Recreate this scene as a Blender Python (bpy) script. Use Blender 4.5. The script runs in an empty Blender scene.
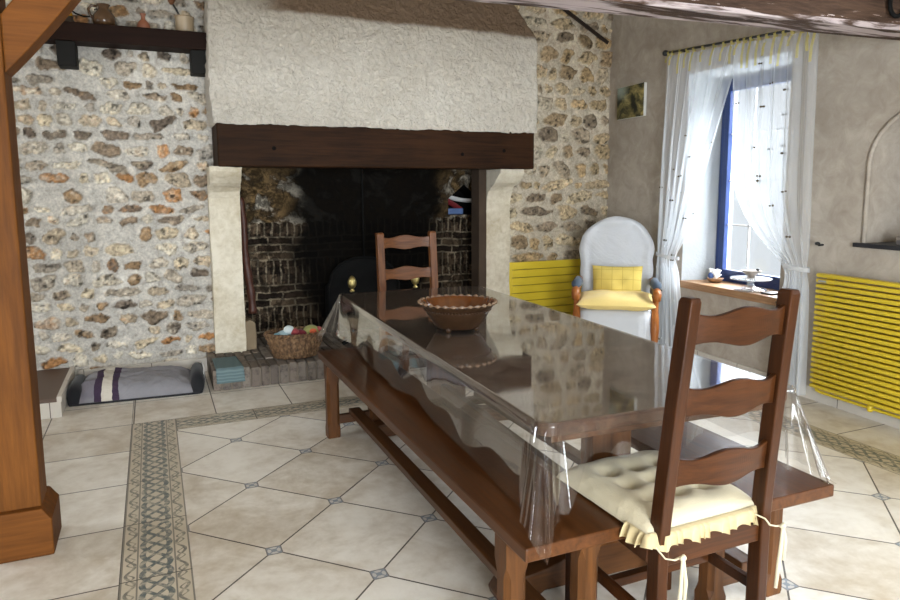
import bpy, bmesh, math, random
import numpy as np
from mathutils import Vector, Matrix, noise, Euler

sc = bpy.context.scene
COL = sc.collection
PI = math.pi

# ------------------------------------------------------------------ camera
cd = bpy.data.cameras.new('camera')
cam = bpy.data.objects.new('camera', cd)
COL.objects.link(cam)
sc.camera = cam
F_PX, CY, YAW, PIT, ROL, CAM_H = 682.8, 279.0, .4097, .1296, .005, 1.38
fw = Vector((math.sin(YAW) * math.cos(PIT), math.cos(YAW) * math.cos(PIT), -math.sin(PIT)))
rt = Vector((math.cos(YAW), -math.sin(YAW), 0))
dn = fw.cross(rt)
rt, dn = rt * math.cos(ROL) + dn * math.sin(ROL), dn * math.cos(ROL) - rt * math.sin(ROL)
m = Matrix((rt, -dn, -fw)).transposed().to_4x4()
m.translation = (0, 0, CAM_H)
cam.matrix_world = m
cd.sensor_width = 36
cd.lens = F_PX * 36 / 900
cd.shift_y = -(300 - CY) / 900
cd.clip_start = .05

# ------------------------------------------------------------------ daylight and exposure
SKY = 32.5      # open sky seen by the door and the second window
SKY_DIM = .9    # low sky on the sill-window side, dimmed so the view doesn't blow out
w = bpy.data.worlds.new('sky')
sc.world = w
w.use_nodes = True
wt = w.node_tree
wbg = wt.nodes['Background']
wbg.inputs[0].default_value = (.87, .94, 1.0, 1)
wtc, wsep, wm1, wm2, wmul, wmix = (wt.nodes.new('ShaderNode' + k) for k in ('TexCoord', 'SeparateXYZ', 'MapRange', 'MapRange', 'Math', 'MapRange'))
wt.links.new(wtc.outputs['Generated'], wsep.inputs[0])
wt.links.new(wsep.outputs[0], wm1.inputs[0])
wm1.inputs[1].default_value, wm1.inputs[2].default_value = .30, .55
wt.links.new(wsep.outputs[2], wm2.inputs[0])
wm2.inputs[1].default_value, wm2.inputs[2].default_value = .40, .22
wmul.operation = 'MULTIPLY'
wt.links.new(wm1.outputs[0], wmul.inputs[0])
wt.links.new(wm2.outputs[0], wmul.inputs[1])
wt.links.new(wmul.outputs[0], wmix.inputs[0])
wmix.inputs[3].default_value, wmix.inputs[4].default_value = SKY, SKY_DIM
wt.links.new(wmix.outputs[0], wbg.inputs[1])
sc.view_settings.view_transform = 'Standard'
sc.view_settings.look = 'None'
sc.view_settings.gamma = 1
sc.view_settings.use_curve_mapping = False
sc.view_settings.exposure = 0.0


def portal(name, loc, direction, sx, sy):
    l = bpy.data.lights.new(name, 'AREA')
    l.shape = 'RECTANGLE'
    l.size, l.size_y = sx, sy
    l.cycles.is_portal = True
    o = bpy.data.objects.new(name, l)
    COL.objects.link(o)
    o.location = loc
    o.rotation_euler = Vector(direction).to_track_quat('-Z', 'Y').to_euler()
    return o


portal('daylight_sill_window', (4.45, 3.84, 1.45), (-1, 0, 0), 1.2, 1.9)
portal('daylight_second_window', (4.0, -.4, 1.55), (-1, 0, 0), 2.3, 1.5)
portal('daylight_left_window', (-3.25, 3.75, 1.5), (1, 0, 0), .56, .72)
portal('daylight_glazed_door', (.2, -2.3, 1.15), (0, 1, 0), 1.9, 2.2)

# ------------------------------------------------------------------ node helpers


def lin(c):
    return tuple(((v / 255) / 12.92 if v / 255 <= .04045 else ((v / 255 + .055) / 1.055) ** 2.4) for v in c)


class X:
    """a node value with arithmetic"""

    def __init__(s, nt, sock):
        s.nt, s.s = nt, sock

    def op(s, o, b=None, c=None):
        n = s.nt.nodes.new('ShaderNodeMath')
        n.operation = o
        s.nt.links.new(s.s, n.inputs[0])
        for i, v in ((1, b), (2, c)):
            if v is None:
                continue
            if isinstance(v, X):
                s.nt.links.new(v.s, n.inputs[i])
            else:
                n.inputs[i].default_value = v
        return X(s.nt, n.outputs[0])

    def __add__(s, b): return s.op('ADD', b)
    def __sub__(s, b): return s.op('SUBTRACT', b)
    def __mul__(s, b): return s.op('MULTIPLY', b)
    def __truediv__(s, b): return s.op('DIVIDE', b)
    def abs(s): return s.op('ABSOLUTE')
    def sin(s): return s.op('SINE')
    def lt(s, b): return s.op('LESS_THAN', b)
    def gt(s, b): return s.op('GREATER_THAN', b)
    def min(s, b): return s.op('MINIMUM', b)
    def max(s, b): return s.op('MAXIMUM', b)
    def rnd(s): return s.op('ROUND')
    def floor(s): return s.op('FLOOR')
    def frac(s): return s.op('FRACT')

    def ramp(s, a, b):
        n = s.nt.nodes.new('ShaderNodeMapRange')
        n.interpolation_type = 'SMOOTHSTEP'
        s.nt.links.new(s.s, n.inputs[0])
        n.inputs[1].default_value, n.inputs[2].default_value = a, b
        return X(s.nt, n.outputs[0])


class Mat:
    def __init__(s, name, rough=.5, spec=.5):
        s.m = bpy.data.materials.new(name)
        s.m.use_nodes = True
        s.nt = s.m.node_tree
        s.b = s.nt.nodes['Principled BSDF']
        s.b.inputs['Roughness'].default_value = rough
        s.b.inputs['Specular IOR Level'].default_value = spec
        s.tc = s.nt.nodes.new('ShaderNodeTexCoord')
        s.co = s.tc.outputs['Object']

    def xyz(s):
        n = s.nt.nodes.new('ShaderNodeSeparateXYZ')
        s.nt.links.new(s.co, n.inputs[0])
        return [X(s.nt, n.outputs[i]) for i in range(3)]

    def scaled(s, sc_):
        n = s.nt.nodes.new('ShaderNodeVectorMath')
        n.operation = 'MULTIPLY'
        s.nt.links.new(s.co, n.inputs[0])
        n.inputs[1].default_value = sc_
        return n.outputs[0]

    def noise(s, scale=5, detail=4, rough=.55, dist=0, stretch=None, off=0):
        n = s.nt.nodes.new('ShaderNodeTexNoise')
        n.noise_dimensions = '4D'
        n.inputs['W'].default_value = off
        n.inputs['Scale'].default_value = scale
        n.inputs['Detail'].default_value = detail
        n.inputs['Roughness'].default_value = rough
        n.inputs['Distortion'].default_value = dist
        s.nt.links.new(s.scaled(stretch) if stretch else s.co, n.inputs['Vector'])
        return X(s.nt, n.outputs[0])

    def vor(s, scale, feature='F1', stretch=None, out=0):
        n = s.nt.nodes.new('ShaderNodeTexVoronoi')
        n.feature = feature
        n.inputs['Scale'].default_value = scale
        s.nt.links.new(s.scaled(stretch) if stretch else s.co, n.inputs['Vector'])
        return X(s.nt, n.outputs[out])

    def white(s, *xs):
        n = s.nt.nodes.new('ShaderNodeTexWhiteNoise')
        c = s.nt.nodes.new('ShaderNodeCombineXYZ')
        for i, x in enumerate(xs):
            s.nt.links.new(x.s, c.inputs[i])
        s.nt.links.new(c.outputs[0], n.inputs[0])
        return X(s.nt, n.outputs[0])

    def island(s):
        g = s.nt.nodes.new('ShaderNodeNewGeometry')
        return X(s.nt, g.outputs['Random Per Island'])

    def attr(s, name):
        n = s.nt.nodes.new('ShaderNodeAttribute')
        n.attribute_name = name
        return n.outputs['Color']

    def mix(s, f, a, b, mode='MIX'):
        n = s.nt.nodes.new('ShaderNodeMix')
        n.data_type = 'RGBA'
        n.blend_type = mode
        for i, v in ((0, f), (6, a), (7, b)):
            if isinstance(v, X):
                s.nt.links.new(v.s, n.inputs[i])
            elif isinstance(v, bpy.types.NodeSocket):
                s.nt.links.new(v, n.inputs[i])
            elif isinstance(v, (int, float)):
                n.inputs[i].default_value = v
            else:
                n.inputs[i].default_value = (*v, 1)
        return n.outputs[2]

    def cr(s, f, stops):
        n = s.nt.nodes.new('ShaderNodeValToRGB')
        s.nt.links.new(f.s, n.inputs[0])
        e = n.color_ramp.elements
        while len(e) < len(stops):
            e.new(.5)
        for k, (p, c) in zip(e, stops):
            k.position = p
            k.color = (*c, 1)
        return n.outputs[0]

    def color(s, c):
        if isinstance(c, tuple):
            s.b.inputs['Base Color'].default_value = (*c, 1)
        else:
            s.nt.links.new(c, s.b.inputs['Base Color'])
        return s

    def rough(s, x):
        s.nt.links.new(x.s, s.b.inputs['Roughness'])
        return s

    def bump(s, x, strength=.3, dist=.01):
        n = s.nt.nodes.new('ShaderNodeBump')
        n.inputs['Strength'].default_value = strength
        n.inputs['Distance'].default_value = dist
        s.nt.links.new(x.s, n.inputs['Height'])
        s.nt.links.new(n.outputs[0], s.b.inputs['Normal'])
        return s


def wood(name, dark, light, axis=0, rough=.4, scale=1.0, bump=.08, spec=.28):
    M = Mat(name, rough, spec)
    st = [22, 22, 22]
    st[axis] = 1.3
    st = tuple(v * scale for v in st)
    a = M.noise(1.8, 6, .65, .9, st)
    b = M.noise(7, 4, .65, .2, st, 3)
    c = M.noise(1.8, 3, .5, 0, None, 7)
    f = (a * .55 + b * .35 + c * .35 - .13).ramp(.25, .75)
    M.color(M.mix(f, dark, light))
    M.bump(a * .6 + b * .5, bump, .004)
    M.rough((b * .25 + (rough - .1)))
    return M


def plain(name, c, rough=.5, spec=.5, var=.12, metal=0):
    M = Mat(name, rough, spec)
    n = M.noise(9, 4)
    M.color(M.mix(n, tuple(v * (1 - var) for v in c), tuple(min(1, v * (1 + var)) for v in c)))
    M.b.inputs['Metallic'].default_value = metal
    return M


def fabric(name, c, rough=.9, weave=300, bump=.15, var=.12):
    M = Mat(name, rough, .2)
    n = M.noise(7, 4)
    M.color(M.mix(n, tuple(v * (1 - var) for v in c), tuple(min(1, v * (1 + var)) for v in c)))
    h = M.noise(weave, 2, .5)
    M.bump(h, bump, .002)
    M.b.inputs['Sheen Weight'].default_value = .15
    return M


def schlick(nt, f0, fmax=1.0, pw=4.0):
    """reflectance of a thin clear sheet, the same from both sides"""
    l = nt.nodes.new('ShaderNodeLayerWeight')
    l.inputs[0].default_value = .5
    p = X(nt, l.outputs['Facing']).op('POWER', pw)
    return p * (fmax - f0) + f0, l


# ------------------------------------------------------------------ mesh helpers
class MB:
    def __init__(s):
        s.v, s.f, s.mi = [], [], []

    def add(s, vs, fs, mi=0):
        o = len(s.v)
        s.v += [tuple(p) for p in vs]
        s.f += [tuple(i + o for i in f) for f in fs]
        s.mi += [mi] * len(fs)
        return s

    def box(s, a, b, mi=0):
        (x0, y0, z0), (x1, y1, z1) = a, b
        return s.add([(x0, y0, z0), (x1, y0, z0), (x1, y1, z0), (x0, y1, z0), (x0, y0, z1), (x1, y0, z1), (x1, y1, z1), (x0, y1, z1)],
                     [(3, 2, 1, 0), (4, 5, 6, 7), (0, 1, 5, 4), (1, 2, 6, 5), (2, 3, 7, 6), (3, 0, 4, 7)], mi)

    def bar(s, p, q, w, h, up=(0, 0, 1), mi=0, w2=None, h2=None):
        p, q = Vector(p), Vector(q)
        d = (q - p).normalized()
        u = Vector(up)
        r = d.cross(u).normalized()
        u = r.cross(d)
        w2, h2 = w2 or w, h2 or h
        vs = [p + r * (a * w / 2) + u * (b * h / 2) for a, b in ((-1, -1), (1, -1), (1, 1), (-1, 1))]
        vs += [q + r * (a * w2 / 2) + u * (b * h2 / 2) for a, b in ((-1, -1), (1, -1), (1, 1), (-1, 1))]
        return s.add(vs, [(3, 2, 1, 0), (4, 5, 6, 7), (0, 1, 5, 4), (1, 2, 6, 5), (2, 3, 7, 6), (3, 0, 4, 7)], mi)

    def loft(s, rings, closed=True, cap=True, mi=0):
        n = len(rings[0])
        vs = [p for r in rings for p in r]
        fs = []
        for i in range(len(rings) - 1):
            for j in range(n if closed else n - 1):
                k = (j + 1) % n
                fs.append((i * n + j, i * n + k, (i + 1) * n + k, (i + 1) * n + j))
        if cap and closed:
            fs.append(tuple(reversed(range(n))))
            fs.append(tuple((len(rings) - 1) * n + j for j in range(n)))
        return s.add(vs, fs, mi)

    def tube(s, pts, r, n=10, mi=0, cap=True, flat=1.0):
        pts = [Vector(p) for p in pts]
        rs = r if isinstance(r, (list, tuple)) else [r] * len(pts)
        rings = []
        u = None
        for i, p in enumerate(pts):
            d = (pts[min(i + 1, len(pts) - 1)] - pts[max(i - 1, 0)]).normalized()
            if u is None:
                u = d.orthogonal().normalized()
            u = (u - d * u.dot(d)).normalized()
            b = d.cross(u)
            rings.append([p + (u * math.cos(2 * PI * k / n) * flat + b * math.sin(2 * PI * k / n)) * rs[i] for k in range(n)])
        return s.loft(rings, True, cap, mi)

    def lathe(s, prof, n=32, c=(0, 0, 0), mi=0, sx=1, sy=1, mod=None, cap=True):
        rings = []
        for i, (r, z) in enumerate(prof):
            ring = []
            for k in range(n):
                a = 2 * PI * k / n
                rr, zz = (r, z) if mod is None else mod(i, a, r, z)
                ring.append((c[0] + rr * math.cos(a) * sx, c[1] + rr * math.sin(a) * sy, c[2] + zz))
            rings.append(ring)
        return s.loft(rings, True, cap, mi)

    def grid(s, fn, nu, nv, mi=0, thick=None):
        vs = [fn(i / nu, j / nv) for j in range(nv + 1) for i in range(nu + 1)]
        fs = [(j * (nu + 1) + i, j * (nu + 1) + i + 1, (j + 1) * (nu + 1) + i + 1, (j + 1) * (nu + 1) + i) for j in range(nv) for i in range(nu)]
        return s.add(vs, fs, mi)

    def prism(s, poly, h, axis=2, o=0, mi=0):
        """extrude a 2-D polygon along an axis from o to o+h"""
        def P(a, b, t):
            return {0: (t, a, b), 1: (a, t, b), 2: (a, b, t)}[axis]
        n = len(poly)
        vs = [P(a, b, o) for a, b in poly] + [P(a, b, o + h) for a, b in poly]
        fs = [tuple(reversed(range(n))), tuple(range(n, 2 * n))] + [(i, (i + 1) % n, n + (i + 1) % n, n + i) for i in range(n)]
        return s.add(vs, fs, mi)

    def build(s, name, mat, parent=None, smooth=False, bevel=0, seg=2, subsurf=0, solid=0, world=False, fix=True, auto=None):
        me = bpy.data.meshes.new(name)
        me.from_pydata(s.v, [], s.f)
        mats = mat if isinstance(mat, list) else [mat]
        for M in mats:
            me.materials.append(M.m if isinstance(M, Mat) else M)
        if len(mats) > 1:
            for p, i in zip(me.polygons, s.mi):
                p.material_index = i
        if fix:
            bm = bmesh.new()
            bm.from_mesh(me)
            bmesh.ops.recalc_face_normals(bm, faces=bm.faces)
            bm.to_mesh(me)
            bm.free()
        if world and parent is not None:
            me.transform(chain(parent).inverted())
        o = bpy.data.objects.new(name, me)
        COL.objects.link(o)
        if parent is not None:
            o.parent = parent
        if bevel:
            b = o.modifiers.new('bevel', 'BEVEL')
            b.width, b.segments, b.limit_method = bevel, seg, 'ANGLE'
            b.angle_limit = math.radians(40)
            b.harden_normals = False
        if solid:
            d = o.modifiers.new('solid', 'SOLIDIFY')
            d.thickness = solid
            d.offset = 0
        if subsurf:
            d = o.modifiers.new('sub', 'SUBSURF')
            d.levels = d.render_levels = subsurf
        if smooth:
            for p in me.polygons:
                p.use_smooth = True
        return o


def chain(o):
    mm = o.matrix_basis.copy()
    while o.parent:
        o = o.parent
        mm = o.matrix_basis @ mm
    return mm


def tag(o, label, cat, group=None, kind=None):
    o['label'] = label
    o['category'] = cat
    if group:
        o['group'] = group
    if kind:
        o['kind'] = kind
    return o


def thing(name, label, cat, loc=(0, 0, 0), rz=0, group=None):
    o = bpy.data.objects.new(name, None)
    o.empty_display_size = .1
    COL.objects.link(o)
    o.location = loc
    o.rotation_euler = (0, 0, rz)
    return tag(o, label, cat, group)


def struct(o):
    o['kind'] = 'structure'
    return o


def dup(root, loc, rz, label):
    r = root.copy()
    COL.objects.link(r)
    r.location = loc
    r.rotation_euler = (0, 0, rz)
    r['label'] = label
    for ch in list(root.children):
        c = ch.copy()
        COL.objects.link(c)
        c.parent = r
        for g in list(ch.children):
            d = g.copy()
            COL.objects.link(d)
            d.parent = c
    return r


def roughen(o, amp, scale, seed=0, cuts=0):
    me = o.data
    if cuts:
        bm = bmesh.new()
        bm.from_mesh(me)
        bmesh.ops.subdivide_edges(bm, edges=bm.edges, cuts=cuts, use_grid_fill=True)
        bm.to_mesh(me)
        bm.free()
    for v in me.vertices:
        v.co += noise.noise_vector(v.co * scale + Vector((seed, seed * 2.3, 0))) * amp
    return o


def wall_x(y):
    return 3.9 + .052 * (y - 2.6)


WB = 5.5       # back wall
rng = random.Random(4)

# ------------------------------------------------------------------ materials of the shell
SL = .32247    # half diagonal of a floor tile
OX, OY = .3608, 2.5536


def tile_colour(M, key, grout):
    n1 = M.noise(2.2, 5, .6, .4)
    n2 = M.noise(14, 4, .6)
    n3 = M.noise(4.5, 5, .65, 1.0, (1, 1, 1), 9)
    f = (n1 * .55 + n2 * .3 + n3 * .45 + key * .16 - .2).ramp(.25, .72)
    c = M.mix(f, lin((178, 163, 141)), lin((228, 223, 214)))
    return M.mix(grout, c, lin((82, 74, 66)))


def floor_diag():
    M = Mat('floor_tiles_diagonal', .35, .28)
    x, y, z = M.xyz()
    X_, Y_ = (x - OX) / SL, (y - OY) / SL
    a, b = (X_ + Y_) * .5, (X_ - Y_) * .5
    fa, fb = a - a.rnd(), b - b.rnd()
    line = fa.abs().min(fb.abs()) * (SL * 1.414)
    grout = line.lt(.0035)
    dx, dy = ((fa + fb) * SL).abs(), ((fa - fb) * SL).abs()
    mx = dx.max(dy)
    inset = mx.lt(.031)
    edge = mx.gt(.0265)
    ring = (dx * dx + dy * dy).op('SQRT')
    pat = (ring * 260).sin().gt(.2).max((dx - dy).abs().lt(.004))
    key = M.white(a.floor(), b.floor())
    c = tile_colour(M, key, grout)
    ci = M.mix(pat, lin((190, 186, 180)), lin((132, 138, 146)))
    ci = M.mix(edge, ci, lin((120, 116, 112)))
    M.color(M.mix(inset, c, ci))
    M.bump(grout.op('MULTIPLY', -1.0) + M.noise(10, 3) * .08, .25, .003)
    M.rough(M.noise(6, 4, .6, 0, None, 2) * .25 + .22)
    return M


def floor_straight(x0, px, y0, py):
    M = Mat('floor_tiles_straight', .35, .28)
    x, y, z = M.xyz()
    a, b = (x - x0) / px, (y - y0) / py
    fa, fb = a - a.rnd(), b - b.rnd()
    grout = (fa.abs() * px).min(fb.abs() * py).lt(.0035)
    key = M.white(a.floor(), b.floor())
    M.color(tile_colour(M, key, grout))
    M.bump(grout.op('MULTIPLY', -1.0) + M.noise(10, 3) * .08, .25, .003)
    M.rough(M.noise(6, 4, .6, 0, None, 2) * .25 + .22)
    return M


def floor_border(axis, c0, width, t0):
    """ornamental border strip running along an axis (0 x, 1 y)"""
    M = Mat('floor_border', .35, .4)
    xyz = M.xyz()
    t, s_ = (xyz[axis] - t0), (xyz[1 - axis] - c0) / width
    aw = s_.abs()
    k = 2 * PI / .30
    d = None
    for ph in (0, PI / 2, PI, 3 * PI / 2):
        e = (s_ - (t * k + ph).sin() * .2).abs()
        d = e if d is None else d.min(e)
    centre = d.lt(.046) * aw.lt(.25)
    k2 = 2 * PI / .13
    e1 = (aw - .365 - (t * k2).sin() * .065).abs().lt(.026)
    e2 = (aw - .365 + (t * k2 * 2).sin() * .05).abs().lt(.016)
    sidep = (e1.max(e2)) * aw.gt(.285) * aw.lt(.455)
    lines = (aw - .27).abs().lt(.012).max(aw.gt(.475))
    joint = ((t / .456) - (t / .456).rnd()).abs().lt(.006)
    n = M.noise(5, 4)
    base = M.mix(n, lin((170, 156, 134)), lin((204, 194, 174)))
    wear = M.noise(40, 3, .6, 0, None, 4).ramp(.25, .6)
    c = M.mix(centre * wear, base, lin((84, 92, 92)))
    c = M.mix(sidep * wear, c, lin((112, 108, 98)))
    c = M.mix(lines * .8, c, lin((96, 92, 86)))
    c = M.mix(joint, c, lin((74, 68, 62)))
    M.color(c)
    return M


def mk_face(mb, x0, x1, y0, y1, mi):
    mb.add([(x0, y0, 0), (x1, y0, 0), (x1, y1, 0), (x0, y1, 0), (x0, y0, -.03), (x1, y0, -.03), (x1, y1, -.03), (x0, y1, -.03)],
           [(0, 1, 2, 3), (7, 6, 5, 4), (4, 5, 1, 0), (5, 6, 2, 1), (6, 7, 3, 2), (7, 4, 0, 3)], mi)


fl = MB()
XL, XR, YN, YF = -3.2, 4.5, -2.3, 5.95
mk_face(fl, .064, 3.25, YN, 4.16, 0)
mk_face(fl, XL, -.178, YN, YF, 1)
mk_face(fl, -.178, XR, 4.37, YF, 2)
mk_face(fl, 3.48, XR, YN, 4.37, 1)
mk_face(fl, -.178, .064, YN, 4.37, 3)
mk_face(fl, .064, 3.48, 4.16, 4.37, 4)
mk_face(fl, 3.25, 3.48, YN, 4.16, 5)
floor = struct(fl.build('floor', [floor_diag(), floor_straight(-.178, .456, 2.535, .458), floor_straight(.3, .47, 4.37, .458),
                                 floor_border(1, -.057, .242, 4.37), floor_border(0, 4.265, .21, .064), floor_border(1, 3.365, .23, 4.16)], fix=False))

ceil_m = plain('ceiling_plaster', lin((190, 178, 160)), .9, .1)
c = MB()
c.box((XL - .3, YN - .3, 3.2), (XR + .3, YF + .3, 3.3))
struct(c.build('ceiling', ceil_m))

# --- smooth taupe plaster of the window wall
pl = Mat('taupe_plaster', .85, .2)
n1 = pl.noise(1.3, 6, .6, .6)
n2 = pl.noise(7, 5, .65, 1.2, None, 2)
n3 = pl.noise(45, 3, .6, 0, None, 5)
f = (n1 * .5 + n2 * .5).ramp(.3, .72)
pl.color(pl.mix(f, lin((150, 139, 126)), lin((188, 179, 167))))
pl.bump(n2 * .6 + n3 * .25, .25, .012)

reveal_m = Mat('white_reveal_plaster', .85, .2)
reveal_m.color(reveal_m.mix(reveal_m.noise(4, 4), lin((164, 168, 170)), lin((186, 190, 192))))
reveal_m.bump(reveal_m.noise(40, 4, .65), .4, .01)


def poly_wall(name, outer, holes, to3d, mat):
    bm = bmesh.new()
    es = []
    for loop in [outer] + holes:
        vs = [bm.verts.new(to3d(*p)) for p in loop]
        es += [bm.edges.new((vs[i], vs[(i + 1) % len(vs)])) for i in range(len(vs))]
    bmesh.ops.triangle_fill(bm, edges=es, use_beauty=True)
    me = bpy.data.meshes.new(name)
    bm.to_mesh(me)
    bm.free()
    me.materials.append(mat.m)
    o = bpy.data.objects.new(name, me)
    COL.objects.link(o)
    return o


WIN = (3.37, 4.38, .63, 2.283)      # opening of the sill window (y0,y1,z0,z1)
W2 = (-1.55, .75, .80, 2.30)         # second window, nearer than the picture's edge
NICHE_Y0, NICHE_Y1, NICHE_Z0, NICHE_ZS, NICHE_ZT = 2.02, 2.76, 1.05, 1.52, 1.84
arch = [(NICHE_Y0, NICHE_Z0), (NICHE_Y1, NICHE_Z0)]
yc, ry = (NICHE_Y0 + NICHE_Y1) / 2, (NICHE_Y1 - NICHE_Y0) / 2
for k in range(17):
    a = PI * k / 16
    arch.append((yc + ry * math.cos(a), NICHE_ZS + (NICHE_ZT - NICHE_ZS) * math.sin(a)))
wr = poly_wall('wall_right', [(YN, 0), (WB + .1, 0), (WB + .1, 3.2), (YN, 3.2)],
               [[(WIN[0], WIN[2]), (WIN[1], WIN[2]), (WIN[1], WIN[3]), (WIN[0], WIN[3])],
                [(W2[0], W2[2]), (W2[1], W2[2]), (W2[1], W2[3]), (W2[0], W2[3])], arch],
               lambda y, z: (wall_x(y), y, z), pl)
struct(wr)
# reveals of the sill window, splayed a little, and of the second window
GD = .30


def gx(y, d=GD):
    return wall_x(y) + d


def reveal(name, W, inner, d):
    y0, y1, z0, z1 = W
    a0, a1, b0, b1 = inner
    mb = MB()
    vs = [(wall_x(y0), y0, z0), (wall_x(y1), y1, z0), (wall_x(y1), y1, z1), (wall_x(y0), y0, z1)]
    vs += [(gx(a0, d), a0, b0), (gx(a1, d), a1, b0), (gx(a1, d), a1, b1), (gx(a0, d), a0, b1)]
    mb.add(vs, [(0, 1, 5, 4), (1, 2, 6, 5), (2, 3, 7, 6), (3, 0, 4, 7)])
    # outer shell of the wall behind the plaster, so that the wall has its thickness
    o = mb.build(name, reveal_m, fix=False)
    return struct(o)


reveal('trim_1', WIN, (3.43, 4.27, .63, 2.22), GD + .12)
reveal('trim_2', W2, W2, .25)
# outside of the right wall (keeps the sky out of the wall's thickness)
ow = poly_wall('wall_right_outside', [(YN - .3, -.1), (WB + .6, -.1), (WB + .6, 3.3), (YN - .3, 3.3)],
               [[(3.43, .63), (4.27, .63), (4.27, 2.22), (3.43, 2.22)], [(W2[0], W2[2]), (W2[1], W2[2]), (W2[1], W2[3]), (W2[0], W2[3])]],
               lambda y, z: (wall_x(y) + .42 - (.17 if y < 2 else 0) * 0, y, z), ceil_m)
struct(ow)
mb = MB()
for y in W2[:2]:
    mb.add([(wall_x(y) + .25, y, W2[2]), (wall_x(y) + .42, y, W2[2]), (wall_x(y) + .42, y, W2[3]), (wall_x(y) + .25, y, W2[3])], [(0, 1, 2, 3)])
for z in W2[2:]:
    mb.add([(wall_x(W2[0]) + .25, W2[0], z), (wall_x(W2[0]) + .42, W2[0], z), (wall_x(W2[1]) + .42, W2[1], z), (wall_x(W2[1]) + .25, W2[1], z)], [(0, 1, 2, 3)])
struct(mb.build('trim_3', reveal_m))
# niche recess
mb = MB()
back = [(gx(y, .39), y, z) for y, z in arch]
fro = [(wall_x(y), y, z) for y, z in arch]
n = len(arch)
mb.add(fro + back, [(i, (i + 1) % n, n + (i + 1) % n, n + i) for i in range(n)] + [tuple(range(n, 2 * n))])
struct(mb.build('trim_4', pl))
mb = MB()
mb.tube([(wall_x(y) - .002, y, z) for y, z in [arch[1]] + arch[2:] + [arch[0]]], .014, 8)
struct(mb.build('trim_8', pl, None, True))       # soft rolled plaster edge of the niche
# left wall and rear wall with a glazed door opening
struct(poly_wall('wall_left', [(YN, 0), (WB, 0), (WB, 3.2), (YN, 3.2)], [[(3.47, 1.14), (4.03, 1.14), (4.03, 1.86), (3.47, 1.86)]], lambda y, z: (XL, y, z), pl))
struct(poly_wall('wall_rear', [(XL, 0), (XR, 0), (XR, 3.2), (XL, 3.2)], [[(-.75, .05), (1.15, .05), (1.15, 2.25), (-.75, 2.25)]], lambda x, z: (x, YN, z), pl))

# ------------------------------------------------------------------ rubble stone walls: every stone modelled in a height field
PAL_L = [(182, 166, 142), (166, 154, 136), (200, 184, 156), (150, 140, 126), (188, 178, 162), (134, 117, 98), (210, 200, 180), (172, 126, 82),
         (160, 152, 140), (196, 188, 172), (146, 120, 90), (178, 166, 148), (108, 96, 84)]
PAL_R = [(186, 166, 134), (164, 145, 114), (148, 128, 101), (200, 183, 152), (142, 127, 108), (176, 151, 114), (126, 112, 95), (160, 146, 126), (176, 166, 146)]


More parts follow.
